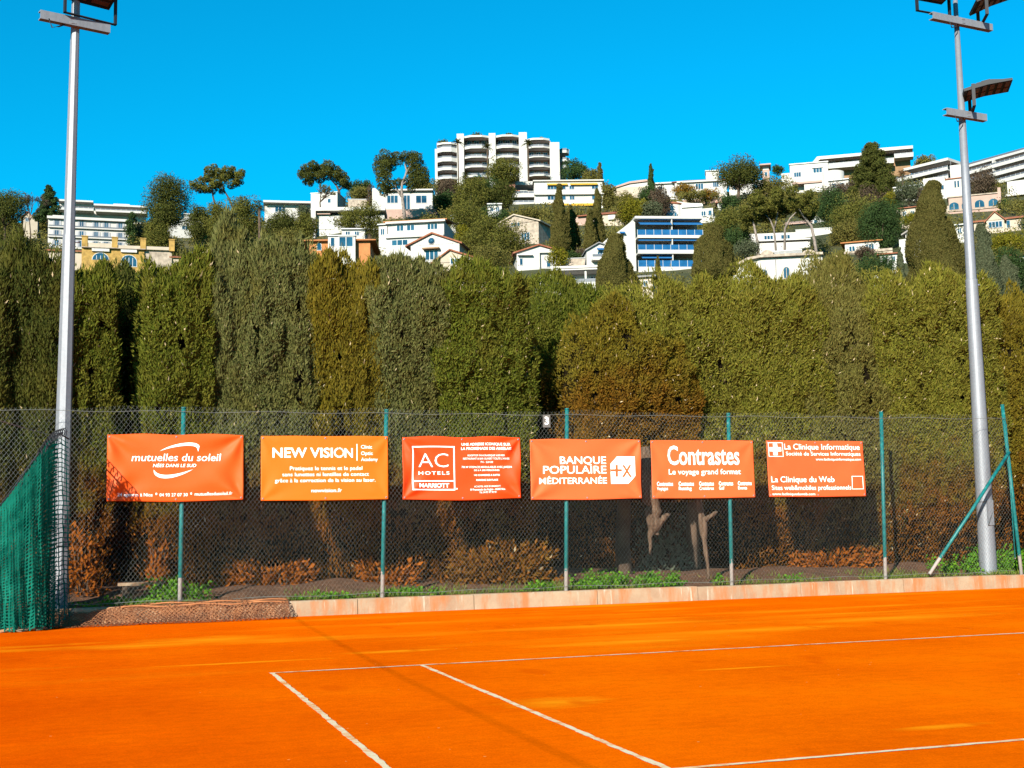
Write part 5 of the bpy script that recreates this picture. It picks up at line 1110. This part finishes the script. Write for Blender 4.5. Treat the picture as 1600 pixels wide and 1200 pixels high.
def tree(kind, label, x, yt, yb, w, base, col, name=None, trunk=None, d=None, dense=1., pale=False, rc=None, cat='tree', group='trees on the hillside', forks=0, tw=None, pwr=.72):
    d = d or gd(x, base); P = onD(x, max(base, yb), d); k = float((P-C0)@FW)/F; az = math.atan2(P[0], P[1])
    gz = float(terrain(np.array(P[0]), np.array(P[1])))-1.5
    zt, zb = onD(x, yt, d)[2], onD(x, yb, d)[2]
    r = empty(name or {'cone': 'cypress', 'round': 'tree', 'umbrella': 'pine', 'bush': 'shrub', 'conifer': 'conifer', 'palm': 'palm', 'bare': 'bare_tree'}[kind], (P[0], P[1], gz), -az, label, cat, group)
    zt -= gz; zb -= gz; W = w*k; h = zt-zb; px = w*max(4, yb-yt); n = int(px*4.2*dense)+150; ls = k*2.5; lw = k*1.4
    mat = M['f_'+col]; tm = M['bark_pale' if pale else 'bark']
    if kind in ('round', 'umbrella', 'bush'):
        K = int(26+px/55); ph = RNG.uniform(-1, 1, K) if kind != 'umbrella' else RNG.uniform(-.35, 1, K); q = RNG.uniform(0, 2*math.pi, K); rr = np.sqrt(np.clip(1-ph**2, 0, 1))*RNG.uniform(.55, 1., K)**.5
        f = rc or (.27 if kind != 'umbrella' else .22); rad = min(W, h*1.5)*f*RNG.uniform(.5, 1.2, K)
        a = W/2-rad.mean()*.8
        if kind == 'umbrella': zc = zb+h*.32; cz = zc+ph*(h*.68-rad.mean()*.7)
        else: cz = zb+h/2+ph*(h/2-rad.mean()*.8)
        cen = np.stack([a*rr*np.cos(q), a*rr*np.sin(q), cz], -1); cen += RNG.normal(size=cen.shape)*.085*W
        V = leafcloud(cen, rad, n, ls, lw, flat=.75 if kind == 'umbrella' else .9); quads('crown', V, mat, r)
        if kind != 'bush' or trunk:
            tb = .012*h+.016*W if tw is None else tw*k/2; tx = 0 if not trunk else (trunk-x)*k; m = MB()
            m.tube([(tx, 0, -1), (tx*.9, 0, max(.5, zb*.5)), (tx*.5, 0, zb+.05*h), (tx*.2, 0, zb+h*.35), (0, 0, zb+h*.6)], [tb*1.25, tb, tb*.85, tb*.6, tb*.3], 8)
            for i in range(4+forks):
                qa = RNG.uniform(0, 6.28); e = RNG.uniform(.3, .75); m.tube([(tx*.5, 0, zb-h*.02*i), (tx*.3+W*.18*math.cos(qa), W*.15*math.sin(qa), zb+h*.22), (W*.42*e*math.cos(qa), W*.4*e*math.sin(qa), zb+h*.5)], [tb*.6, tb*.42, tb*.15], 6)
            m.build('trunk', tm, r)
    elif kind in ('cone', 'column'):
        t = RNG.random(n)**1.25; q = RNG.uniform(0, 2*math.pi, n); prof = (1-t)**pwr*(.62+.38*np.clip(t/.12, 0, 1))*1.0 if kind == 'cone' else np.sqrt(1-t**3)
        R = W/2*prof; Pn = np.stack([R*np.cos(q), R*np.sin(q), zb+h*t], -1); s_ = 3.2/W
        nz = vn(Pn*np.array([s_*1.3, s_*1.3, s_*.6]), 5); n2 = vn(Pn*np.array([s_*3.5, s_*3.5, s_*1.4]), 6)
        N = np.stack([np.cos(q), np.sin(q), .25+0*q], -1); Pn = Pn+N*(W*(.13*nz+.075*n2-.05*RNG.random(n)))[:, None]; keep = n2 > -.85; Pn, N = Pn[keep], unit(N[keep]); n = len(Pn)
        D = unit(np.array([0, 0, 1.])+N*.4+RNG.normal(size=(n, 3))*.35); quads('crown', kites(Pn, D, ls*1.25*RNG.uniform(.6, 1.3, n), lw*RNG.uniform(.6, 1.2, n), N), mat, r)
        m = MB(); m.tube([(0, 0, -1), (0, 0, zb+h*.3), (0, 0, zb+h*.8), (0, 0, zb+h*.93)], [W*.10, W*.24, W*.07, W*.005], 10); m.build('trunk', M['core'], r)  # trunk swollen into a near-black core inside the crown
    elif kind == 'conifer':
        cen = []; rad = []; m = MB(); nb = int(16+h/k/3.2)
        for i in range(nb):
            t = (i+.5)/nb; ln = W/2*(1-t)**.8*RNG.uniform(.7, 1.1)+.06*W; qa = i*2.4+RNG.uniform(-.4, .4); z = zb+h*t*.96; tip = np.array([ln*math.cos(qa), ln*math.sin(qa), z+ln*RNG.uniform(.0, .35)])
            m.tube([(0, 0, z-.02*h), tuple(tip*.6+np.array([0, 0, z*.4])), tuple(tip)], [.010*W, .007*W, .003*W], 5)
            for e in (.4, .65, .88): cen.append(np.array([0, 0, z])*(1-e)+tip*e); rad.append(W*(.075+.05*(1-t)))
        cen.append(np.array([0, 0, zb+h*.95])); rad.append(W*.05)
        quads('crown', leafcloud(np.array(cen), np.array(rad), n, ls*1.1, lw, .2, .75), mat, r); m.tube([(0, 0, -1), (0, 0, zb), (0, 0, zt*.98)], [.028*W, .024*W, .004*W], 8); m.build('trunk', tm, r)
    elif kind == 'palm':
        m = MB(); zc = zb+h*.45; tw_ = (tw or 2.2)*k/2; m.tube([(0, 0, -1), (.02*W, 0, zc*.5), (0, 0, zc)], [tw_*1.2, tw_*.9, tw_], 8); m.build('trunk', tm, r); V = []
        for i in range(34):
            qa = i*2.4; el = RNG.uniform(-.5, 1.3); dx = np.array([math.cos(qa)*math.cos(el), math.sin(qa)*math.cos(el), math.sin(el)]); Ln = W*.56*RNG.uniform(.8, 1.1)
            for j in range(12):
                s0 = (j+.5)/12; p = np.array([0, 0, zc])+dx*Ln*s0+np.array([0, 0, -.42*Ln*s0*s0]); sd_ = unit(np.cross(dx, [0, 0, 1.])+1e-6)
                for g in (-1, 1): V.append((p, dx*.55+sd_*g*.8+np.array([0, 0, -.25]), Ln*.20*(1-.5*s0)))
        Pp = np.array([v[0] for v in V]); Dd = np.array([v[1] for v in V]); Ll = np.array([v[2] for v in V]); quads('fronds', kites(Pp, Dd, Ll*1.15, np.maximum(Ll*.30, k*.9), np.array([0, 0, 1.])), mat, r)
    elif kind == 'bare':
        m = MB(); V = []; rs = random.Random(int(x))
        def grow(p, dr, L, rad_, dep):
            q = p+dr*L; m.tube([tuple(p), tuple((p+q)/2+np.array([rs.uniform(-1, 1)*L*.06, rs.uniform(-1, 1)*L*.06, 0])), tuple(q)], [rad_, rad_*.8, rad_*.6], 4, False)
            if dep == 0:
                for _ in range(5): V.append((q-dr*L*rs.random(), dr+np.array([rs.uniform(-1, 1), rs.uniform(-1, 1), rs.uniform(-.6, 1)])))
                return
            for _ in range(3 if dep > 1 else 4): grow(p+dr*L*rs.uniform(.6, 1), unit(dr+np.array([rs.uniform(-.9, .9)*W/max(h, .1), rs.uniform(-.9, .9)*W/max(h, .1), rs.uniform(-.2, .5)])), L*rs.uniform(.55, .8), rad_*.55, dep-1)
        grow(np.array([0, 0, -1.]), np.array([0, 0, 1.]), zb+1, W*.035, 0); V.clear()
        for i in range(4): grow(np.array([0, 0, zb]), unit(np.array([rs.uniform(-.8, .8)*W/max(h, .1), rs.uniform(-.8, .8)*W/max(h, .1), 1.])), h*.42, W*.02, 3)
        m.build('trunk', tm, r); Pp = np.array([v[0] for v in V]); Dd = np.array([v[1] for v in V]); n_ = len(Pp)
        quads('twigs', kites(Pp, Dd, np.full(n_, ls*1.7), np.full(n_, lw*.55)), mat, r)
    return r
T = tree
# left third
T('round', 'dark rounded tree at the far left skyline', 8, 302, 352, 66, 352, 'pine', d=300)
T('bare', 'feathery bare tree between the two dark trees at far left', 46, 300, 345, 34, 350, 'brown', d=330)
T('conifer', 'dark blue green cedar at the left ridge beside the white apartments', 76, 290, 348, 42, 352, 'dark', d=340, dense=1.3)
T('bush', 'olive bush below the dark cedar at the left', 68, 330, 356, 26, 356, 'olive')
T('round', 'big dark round pine right of the left white buildings', 260, 283, 356, 66, 376, 'pine', d=296, dense=1.2)
T('bush', 'dark olive shrub at the foot of the big round pine', 246, 346, 396, 44, 396, 'pine2')
T('bush', 'silvery olive bush between shuttered building and round pine', 218, 350, 380, 20, 382, 'grey')
T('bush', 'dark green shrub at the right corner of the shuttered building', 205, 334, 384, 18, 384, 'dark')
def twin():
    x = 338; d = 300; P = onD(x, 378, d); k = float((P-C0)@FW)/F; gz = float(terrain(np.array(P[0]), np.array(P[1])))-1.5; az = math.atan2(P[0], P[1])
    r = empty('pine', (P[0], P[1], gz), -az, 'flat topped umbrella pine leaning on two thin trunks against the sky', 'tree', 'trees on the hillside')
    def L(px, py): return np.array([(px-x)*k, 0, onD(x, py, d)[2]-gz])
    C_ = [(303, 291, 8), (312, 296, 8), (322, 297, 8), (332, 293, 9), (315, 286, 9), (326, 280, 10), (338, 287, 10), (350, 280, 10), (340, 272, 11), (326, 270, 9), (352, 268, 9), (363, 272, 10), (372, 277, 9), (368, 284, 8), (376, 270, 7), (360, 290, 6), (346, 294, 6), (333, 263, 6), (362, 263, 5)]
    cen = []; rad = []
    for a, b_, rr in C_:
        for j in (-1, 1): c = L(a, b_); c[1] = j*RNG.uniform(.0, 3.5); cen.append(c); rad.append(rr*k*.85)
    quads('crown', leafcloud(np.array(cen), np.array(rad), 14000, k*2.6, k*1.4, .2, .7), M['f_pine2'], r)
    m = MB()
    for pts in ([(337, 385), (337, 325), (333, 310), (331, 298), (328, 284)], [(366, 385), (363, 325), (357, 310), (350, 298), (345, 286)]):
        m.tube([tuple(L(*p)) for p in pts], [1.9*k, 1.6*k, 1.4*k, 1.1*k, .6*k], 7)
    m.build('trunk', M['bark'], r)
twin()
T('bush', 'dark shrub left of the two trunked umbrella pine base', 308, 322, 380, 40, 380, 'pine')
T('bush', 'olive green shrub under the two trunked umbrella pine', 338, 318, 372, 40, 372, 'pine2', d=262)
T('round', 'dark clump of trees left of the skyline palm', 380, 312, 372, 52, 372, 'pine2', d=250)
T('palm', 'slim palm standing before the long flat house', 405, 306, 340, 36, 380, 'palm', d=240, tw=4)
T('bush', 'wide dark green shrub under the long flat house', 440, 330, 376, 54, 378, 'pine')
T('bush', 'brownish olive shrub left of the garage house', 478, 333, 376, 36, 380, 'pine2')
T('bush', 'pale olive shrub on the slope left of the orange villa', 452, 362, 392, 44, 394, 'olive')
T('bush', 'grey green shrub at the right end of the long flat house', 475, 322, 340, 22, 342, 'grey')
def arch():
    x = 507; d = 378; P = onD(x, 318, d); k = float((P-C0)@FW)/F; gz = float(terrain(np.array(P[0]), np.array(P[1])))-1.5; az = math.atan2(P[0], P[1])
    r = empty('pine', (P[0], P[1], gz), -az, 'arched dark umbrella pine above the white cube house', 'tree', 'trees on the hillside')
    def L(px, py): return np.array([(px-x)*k, 0, onD(x, py, d)[2]-gz])
    cen = []; rad = []
    for a, b_, rr in [(472, 272, 8), (480, 280, 8), (478, 266, 9), (488, 272, 11), (490, 262, 9), (500, 265, 11), (500, 276, 10), (512, 264, 11), (512, 274, 9), (524, 268, 10), (524, 277, 8), (534, 274, 9), (540, 281, 8), (543, 289, 7), (536, 288, 7), (486, 286, 6), (530, 283, 6)]:
        for j in (-1, 1): c = L(a, b_); c[1] = j*RNG.uniform(0, 4.5); cen.append(c); rad.append(rr*k*.85)
    quads('crown', leafcloud(np.array(cen), np.array(rad), 14000, k*2.6, k*1.4, .2, .8), M['f_pine'], r)
    m = MB(); m.tube([tuple(L(*p)) for p in [(531, 325), (530, 300), (526, 290), (515, 278)]], [2.2*k, 1.9*k, 1.5*k, .8*k], 7); m.tube([tuple(L(*p)) for p in [(529, 298), (536, 290), (539, 284)]], [1.5*k, 1.2*k, .6*k], 6); m.build('trunk', M['bark'], r)
arch()
T('bare', 'thin brownish leafless tree in front of the white cube house', 500, 284, 316, 46, 330, 'olive', d=340)
for i_, (x_, yt_, yb_, w_, c_, l_) in enumerate([(556, 284, 306, 26, 'dark', 'small dark shrub right of the arched pine'), (572, 283, 300, 16, 'dark', 'little dark shrub left of the forked pine'), (562, 293, 322, 36, 'olive', 'olive shrub between cube house and flat villa'), (584, 296, 326, 24, 'brown', 'brown twiggy shrub at the left side of the flat villa')]): T('bush', l_, x_, yt_, yb_, w_, yb_+6, c_)
def forked():
    x = 627; d = 322; P = onD(x, 342, d); k = float((P-C0)@FW)/F; gz = float(terrain(np.array(P[0]), np.array(P[1])))-1.5; az = math.atan2(P[0], P[1])
    r = empty('pine', (P[0], P[1], gz), -az, 'tall pine with pale forked trunk standing before the flat villa', 'tree', 'trees on the hillside')
    def L(px, py): return np.array([(px-x)*k, 0, onD(x, py, d)[2]-gz])
    cen = []; rad = []
    for a, b_, rr in [(593, 252, 9), (592, 264, 9), (596, 275, 9), (597, 288, 9), (600, 297, 7), (602, 247, 9), (611, 249, 10), (622, 246, 10), (634, 246, 9), (645, 245, 9), (652, 252, 10), (656, 262, 11), (663, 272, 9), (665, 281, 7), (655, 276, 10), (646, 282, 9), (606, 256, 8), (641, 256, 7), (604, 271, 8), (646, 270, 8), (643, 292, 8), (634, 284, 7), (604, 262, 9), (606, 280, 8), (612, 291, 8), (622, 286, 8), (640, 268, 6), (648, 260, 7), (614, 259, 6), (655, 288, 7), (606, 295, 7)]:
        for j in (-1, 1): c = L(a, b_); c[1] = j*RNG.uniform(.5, 4.0); cen.append(c); rad.append(rr*k*.95)
    quads('crown', leafcloud(np.array(cen), np.array(rad), 19000, k*2.6, k*1.4, .2, .85), M['f_pine'], r)
    m = MB()
    for pts, ra in (([(633, 350), (631, 330), (629, 312), (628, 298), (629, 287), (634, 277), (636, 268), (633, 258)], [3.2, 2.7, 2.3, 2.0, 1.8, 1.6, 1.3, .8]), ([(629, 311), (623, 302), (618, 291), (616, 284), (608, 284)], [1.8, 1.6, 1.3, 1.0, .5]), ([(635, 274), (640, 264), (643, 256)], [1.1, .9, .5]), ([(629, 290), (640, 282), (650, 279)], [.9, .7, .4])):
        m.tube([tuple(L(*p)+np.array([0, -1.2, 0])) for p in pts], [q*k for q in ra], 7)
    m.build('trunk', M['bark_pale'], r)
forked()
T('umbrella', 'low wide spreading pine in front of the garage house', 562, 326, 362, 76, 366, 'pine2', d=285, trunk=575)
T('palm', 'stocky palm with drooping fronds beside the orange villa', 578, 340, 380, 34, 384, 'palm', d=232, tw=6)
T('bush', 'bright green hedge strip on the roof of the flat villa', 662, 288, 299, 38, 300, 'olive', d=352)
# centre
for x_, yt_, yb_, h_, l_ in ((716, 211, 231, 276, 'leftmost of the tall palms in front of the ridge tower'), (762, 220, 236, 280, 'tall palm before the middle pier of the ridge tower'), (826, 213, 233, 282, 'tallest palm, right of centre in front of the ridge tower'), (728, 262, 284, 292, 'bushy palm at the foot of the ridge tower')):
    T('palm', l_, x_, yt_, yb_, 20, h_, 'palm', d=380, tw=2, group='palms before the ridge tower')
for x_, y_, w_, l_ in ((692, 219, 14, 'roof garden shrub above the left curved bay of the ridge tower'), (744, 209, 16, 'roof garden shrub between the two left piers of the ridge tower'), (796, 209, 12, 'roof garden shrub left of the third pier of the ridge tower'), (848, 217, 16, 'roof garden shrub above the right bay of the ridge tower')): T('bush', l_, x_, y_, y_+8, w_, y_+8, 'pine2', d=405)
T('bush', 'brownish shrub at the left foot of the ridge tower', 700, 282, 316, 40, 316, 'brown', d=365)
T('bush', 'green shrub right of the flat villa', 692, 300, 332, 34, 332, 'dark', d=340)
T('bush', 'hedge clump under the left corner of the ridge tower', 668, 284, 300, 44, 302, 'olive', d=368)
T('round', 'mid green pine with bare stem left of the central pair', 738, 281, 330, 54, 352, 'pine2', d=312, pale=True, trunk=729, dense=1.2)
T('round', 'dark green pine left half of the central pine pair', 760, 284, 324, 40, 342, 'dark', d=318, trunk=765)
T('round', 'dark green pine right half of the central pine pair', 784, 282, 326, 46, 342, 'pine', d=316, trunk=790)
T('round', 'bright topped round pine in front of the ridge tower right half', 788, 252, 288, 56, 300, 'pine2', d=350, dense=1.2)
T('bush', 'yellowish green conifer below the left central pine', 730, 322, 362, 60, 364, 'pine2', d=278)
T('bush', 'dark green shrub row above the stone house', 770, 332, 350, 48, 352, 'dark', d=288)
T('bush', 'olive shrub right above the stone house roof', 826, 326, 344, 40, 346, 'olive', d=290)
T('umbrella', 'large low spreading pine left of the stone house', 770, 350, 396, 94, 398, 'pine2', d=244, dense=1.3, rc=.22)
T('bush', 'bright yellow green shrub at the left end of the low spreading pine', 725, 354, 382, 26, 384, 'lime', d=248)
T('bush', 'olive shrub between low pine and hedge', 766, 388, 424, 56, 424, 'olive', d=196)
T('cone', 'tall pointed cypress right of the stone house', 876, 290, 394, 34, 396, 'cyp', d=238, dense=1.5)
T('cone', 'broader cypress half hidden behind the tall pointed one', 893, 322, 392, 32, 396, 'cyp', d=246, dense=1.3)
T('cone', 'tall slender cypress before the red roofed house', 935, 296, 390, 24, 392, 'cyp', d=244, dense=1.5)
T('cone', 'shorter slender cypress left of the red roofed house front', 923, 328, 390, 22, 392, 'cyp', d=240, dense=1.4)
T('bare', 'dark leafless tree at the foot of the tall pointed cypress', 903, 384, 416, 24, 418, 'brown', d=224)
T('bush', 'yellow vine shrub climbing over the vine house', 872, 386, 424, 30, 426, 'lime', d=215, dense=.7)
T('bush', 'dark shrub in the gap right of the vine house', 898, 392, 420, 26, 420, 'dark', d=221)
T('cone', 'massive bulky cypress rising behind the black hedge gap', 966, 368, 500, 80, 500, 'cyp', d=130, dense=1.8, pwr=.5)
T('cone', 'small thin cypress in front of the awning building', 1029, 402, 446, 13, 446, 'cyp', d=170)
T('cone', 'small pointed cypress on the skyline right of the ridge tower', 938, 256, 294, 11, 296, 'cyp', d=375)
T('cone', 'lone thin cypress on the skyline in front of the ridge house', 1018, 258, 306, 12, 308, 'dark', d=372)
T('umbrella', 'dark flat cedar beside the right end of the ridge tower', 898, 254, 284, 44, 292, 'dark', d=384)
T('bush', 'olive shrub between ridge cedar and skyline cypress', 924, 266, 294, 28, 296, 'olive', d=378)
for x_, yt_, yb_, w_, c_, l_ in ((952, 288, 328, 24, 'olive', 'olive shrub at the right end of the long white apartments'), (978, 302, 344, 36, 'olive', 'olive green shrub under the left end of the ridge house'), (990, 312, 346, 44, 'lime', 'bright yellow green shrub on the slope under the ridge house'), (1012, 294, 316, 34, 'dark', 'dark green shrub under the lone skyline cypress'), (1032, 292, 342, 32, 'brown', 'brown shrub left of the round tower villa'), (1014, 318, 346, 40, 'grey', 'grey green shrub left of the round tower'),
                                 (1072, 293, 308, 40, 'rust', 'orange leaved shrub under the ridge house windows'), (1108, 297, 312, 28, 'rust', 'smaller orange leaved shrub right under the ridge house'), (1088, 304, 316, 60, 'olive', 'low olive shrub row above the round tower villa')): T('bush', l_, x_, yt_, yb_, w_, yb_+3, c_)
# right of centre
T('round', 'dark pine with several bare trunks on the right ridge', 1158, 253, 292, 72, 324, 'pine', d=342, forks=3, dense=1.2, trunk=1154, tw=5)
T('bush', 'olive shrub above the umbrella pine', 1206, 282, 308, 66, 308, 'olive', d=350)
def bigumb():
    x = 1220; d = 228; P = onD(x, 396, d); k = float((P-C0)@FW)/F; gz = float(terrain(np.array(P[0]), np.array(P[1])))-1.5; az = math.atan2(P[0], P[1])
    r = empty('pine', (P[0], P[1], gz), -az, 'very wide umbrella pine with several pale trunks above the balustrade villa', 'tree', 'trees on the hillside')
    def L(px, py): return np.array([(px-x)*k, 0, onD(x, py, d)[2]-gz])
    cen = []; rad = []; rs = random.Random(4)
    for i in range(64):
        a = rs.uniform(1164, 1276); u_ = (a-1220)/58; top = 302+14*u_*u_+(6 if a < 1180 else 0); b_ = rs.uniform(top+4, top+32-6*abs(u_)); c = L(a, b_); c[1] = rs.uniform(-6, 6); cen.append(c); rad.append(rs.uniform(7, 11)*k)
    for a, b_ in ((1168, 330), (1172, 338), (1182, 340), (1190, 338), (1266, 332), (1274, 326), (1256, 334)): cen.append(L(a, b_)); rad.append(6*k)
    quads('crown', leafcloud(np.array(cen), np.array(rad), 30000, k*3, k*1.5, .2, .75), M['f_pine2'], r); m = MB()
    for pts, ra in (([(1186, 402), (1185, 375), (1181, 352), (1178, 338)], [2.4, 2.2, 1.8, 1.0]), ([(1213, 402), (1212, 372), (1211, 358), (1206, 346), (1200, 334)], [1.9, 1.7, 1.6, 1.3, .8]), ([(1226, 402), (1227, 372), (1228, 360), (1236, 346), (1246, 336)], [2.3, 2.1, 1.9, 1.4, .8]),
                    ([(1211, 360), (1216, 344), (1218, 330)], [1.6, 1.4, .7]), ([(1274, 402), (1272, 380), (1268, 358), (1258, 342), (1250, 332)], [3.0, 2.7, 2.3, 1.7, .8]), ([(1268, 358), (1262, 354), (1254, 350)], [1.4, 1.1, .6])):
        m.tube([tuple(L(*p)+np.array([0, rs.uniform(-2, 1), 0])) for p in pts], [q*k*.9 for q in ra], 7)
    m.build('trunk', M['bark_pale'], r)
bigumb()
T('conifer', 'tall dark conifer standing above the right skyline', 1367, 222, 312, 78, 322, 'pine', d=322, dense=1.6)
for x_, yt_, yb_, w_, c_, l_, dd in ((1322, 290, 322, 66, 'brown', 'bare purplish brown shrub below the white villa', 330), (1362, 300, 326, 60, 'brown', 'bare brown shrub below the tall dark conifer', 318), (1300, 296, 356, 50, 'dark', 'dark green tree right of the umbrella pine', 268), (1336, 316, 364, 70, 'pine2', 'broad mid green tree between umbrella pine and dark tree', 262), (1378, 316, 390, 70, 'dark', 'large dark green tree left of the big cypress', 240), (1326, 346, 386, 56, 'olive', 'olive brown tree above the orange roofed cottage', 246),
                                     (1136, 326, 384, 44, 'pine2', 'green tree left of the umbrella pine trunks', 252), (1152, 352, 396, 46, 'dark', 'dark green shrub below the left edge of the umbrella pine', 236), (1168, 378, 400, 40, 'grey', 'grey green shrub above the balustrade villa left end', 218), (1140, 306, 334, 34, 'dark', 'dark shrub under the ridge pine trunks', 320), (1396, 302, 322, 30, 'lime', 'yellow green shrub above the stone retaining wall', 305), (1372, 402, 440, 60, 'dark', 'dark shrub under the cottage terrace', 200), (1352, 386, 404, 30, 'brown', 'reddish brown shrub at the right end of the cottage terrace', 226),
                                     (1576, 364, 400, 60, 'lime', 'bright yellow green shrub at the right edge below the pink house', 215), (1582, 392, 460, 56, 'dark', 'dark tree at the right edge above the hedge', 165), (1424, 334, 352, 28, 'lime', 'small yellow green shrub under the retaining wall', 262), (1450, 300, 326, 40, 'brown', 'brown shrub behind the big cypress top', 300), (1568, 312, 326, 16, 'dark', 'clipped dark shrub at the end of the arched wall', 286), (1546, 284, 310, 36, 'olive', 'olive shrub below the terraced apartments', 318), (1445, 246, 264, 30, 'olive', 'dark rounded treetop behind the stepped apartments', 400), (1216, 258, 272, 18, 'dark', 'small dark treetop left of the large white villa', 388)):
    T('bush' if w_ < 62 else 'round', l_, x_, yt_, yb_, w_, yb_+2, c_, d=dd)
T('cone', 'bulky green cypress left of the balustrade villa', 1116, 352, 440, 72, 440, 'cyp', d=180, dense=1.6, pwr=.42)
T('round', 'grey green olive tree on the retaining wall', 1423, 286, 314, 46, 320, 'grey', d=300, trunk=1420)
T('palm', 'dried orange brown palm beside the stepped apartments', 1411, 258, 286, 24, 300, 'dry', d=318, tw=3)
T('round', 'tangled grey leafless looking tree behind the right mast', 1538, 262, 308, 40, 314, 'brown', d=300, dense=.8)
T('cone', 'very large cypress left of the right floodlight mast', 1467, 284, 480, 112, 480, 'cyp', d=120, dense=1.8, pwr=.60)
T('cone', 'grey green pointed cypress just right of the right mast', 1541, 352, 480, 52, 480, 'grey', d=125, dense=1.4)
T('cone', 'shorter dark cypress at the right picture edge', 1576, 400, 490, 50, 490, 'grey', d=128, dense=1.3)
T('cone', 'small slim cypress between pointed hedge top and big cypress', 1409, 388, 446, 16, 446, 'grey', d=150)
# scrub between the houses
def scrub():
    out = []; r_ = random.Random(9); n = 0
    while n < 2600:
        x = r_.uniform(-60, 1660); d = r_.uniform(150, 398); P = onD(x, 400, d); z = float(terrain(np.array(P[0]), np.array(P[1])))
        sc = float((P-C0)@FW)/F; n += 1
        dd = np.array([P[0], P[1], z+1])-C0; w = dd@FW; px, py = 800+F*(dd@RT)/w, 600-F*(dd@UPV)/w
        if any(a-3 < px < b_+3 and dB-22 < d < dB+13 for a, b_, _, dB in FOOT): continue
        R = r_.uniform(1.0, 2.6); cen = np.array([[P[0]+r_.uniform(-1, 1)*R, P[1]+r_.uniform(-1, 1)*R, z-.6+R*r_.uniform(.2, .7)] for _ in range(4)])
        out.append(leafcloud(cen, np.full(4, R*.75), 170, sc*3.2, sc*1.9))
    tag(quads('hillside_scrub', np.concatenate(out), M['f_olive']), kind='stuff')
scrub()
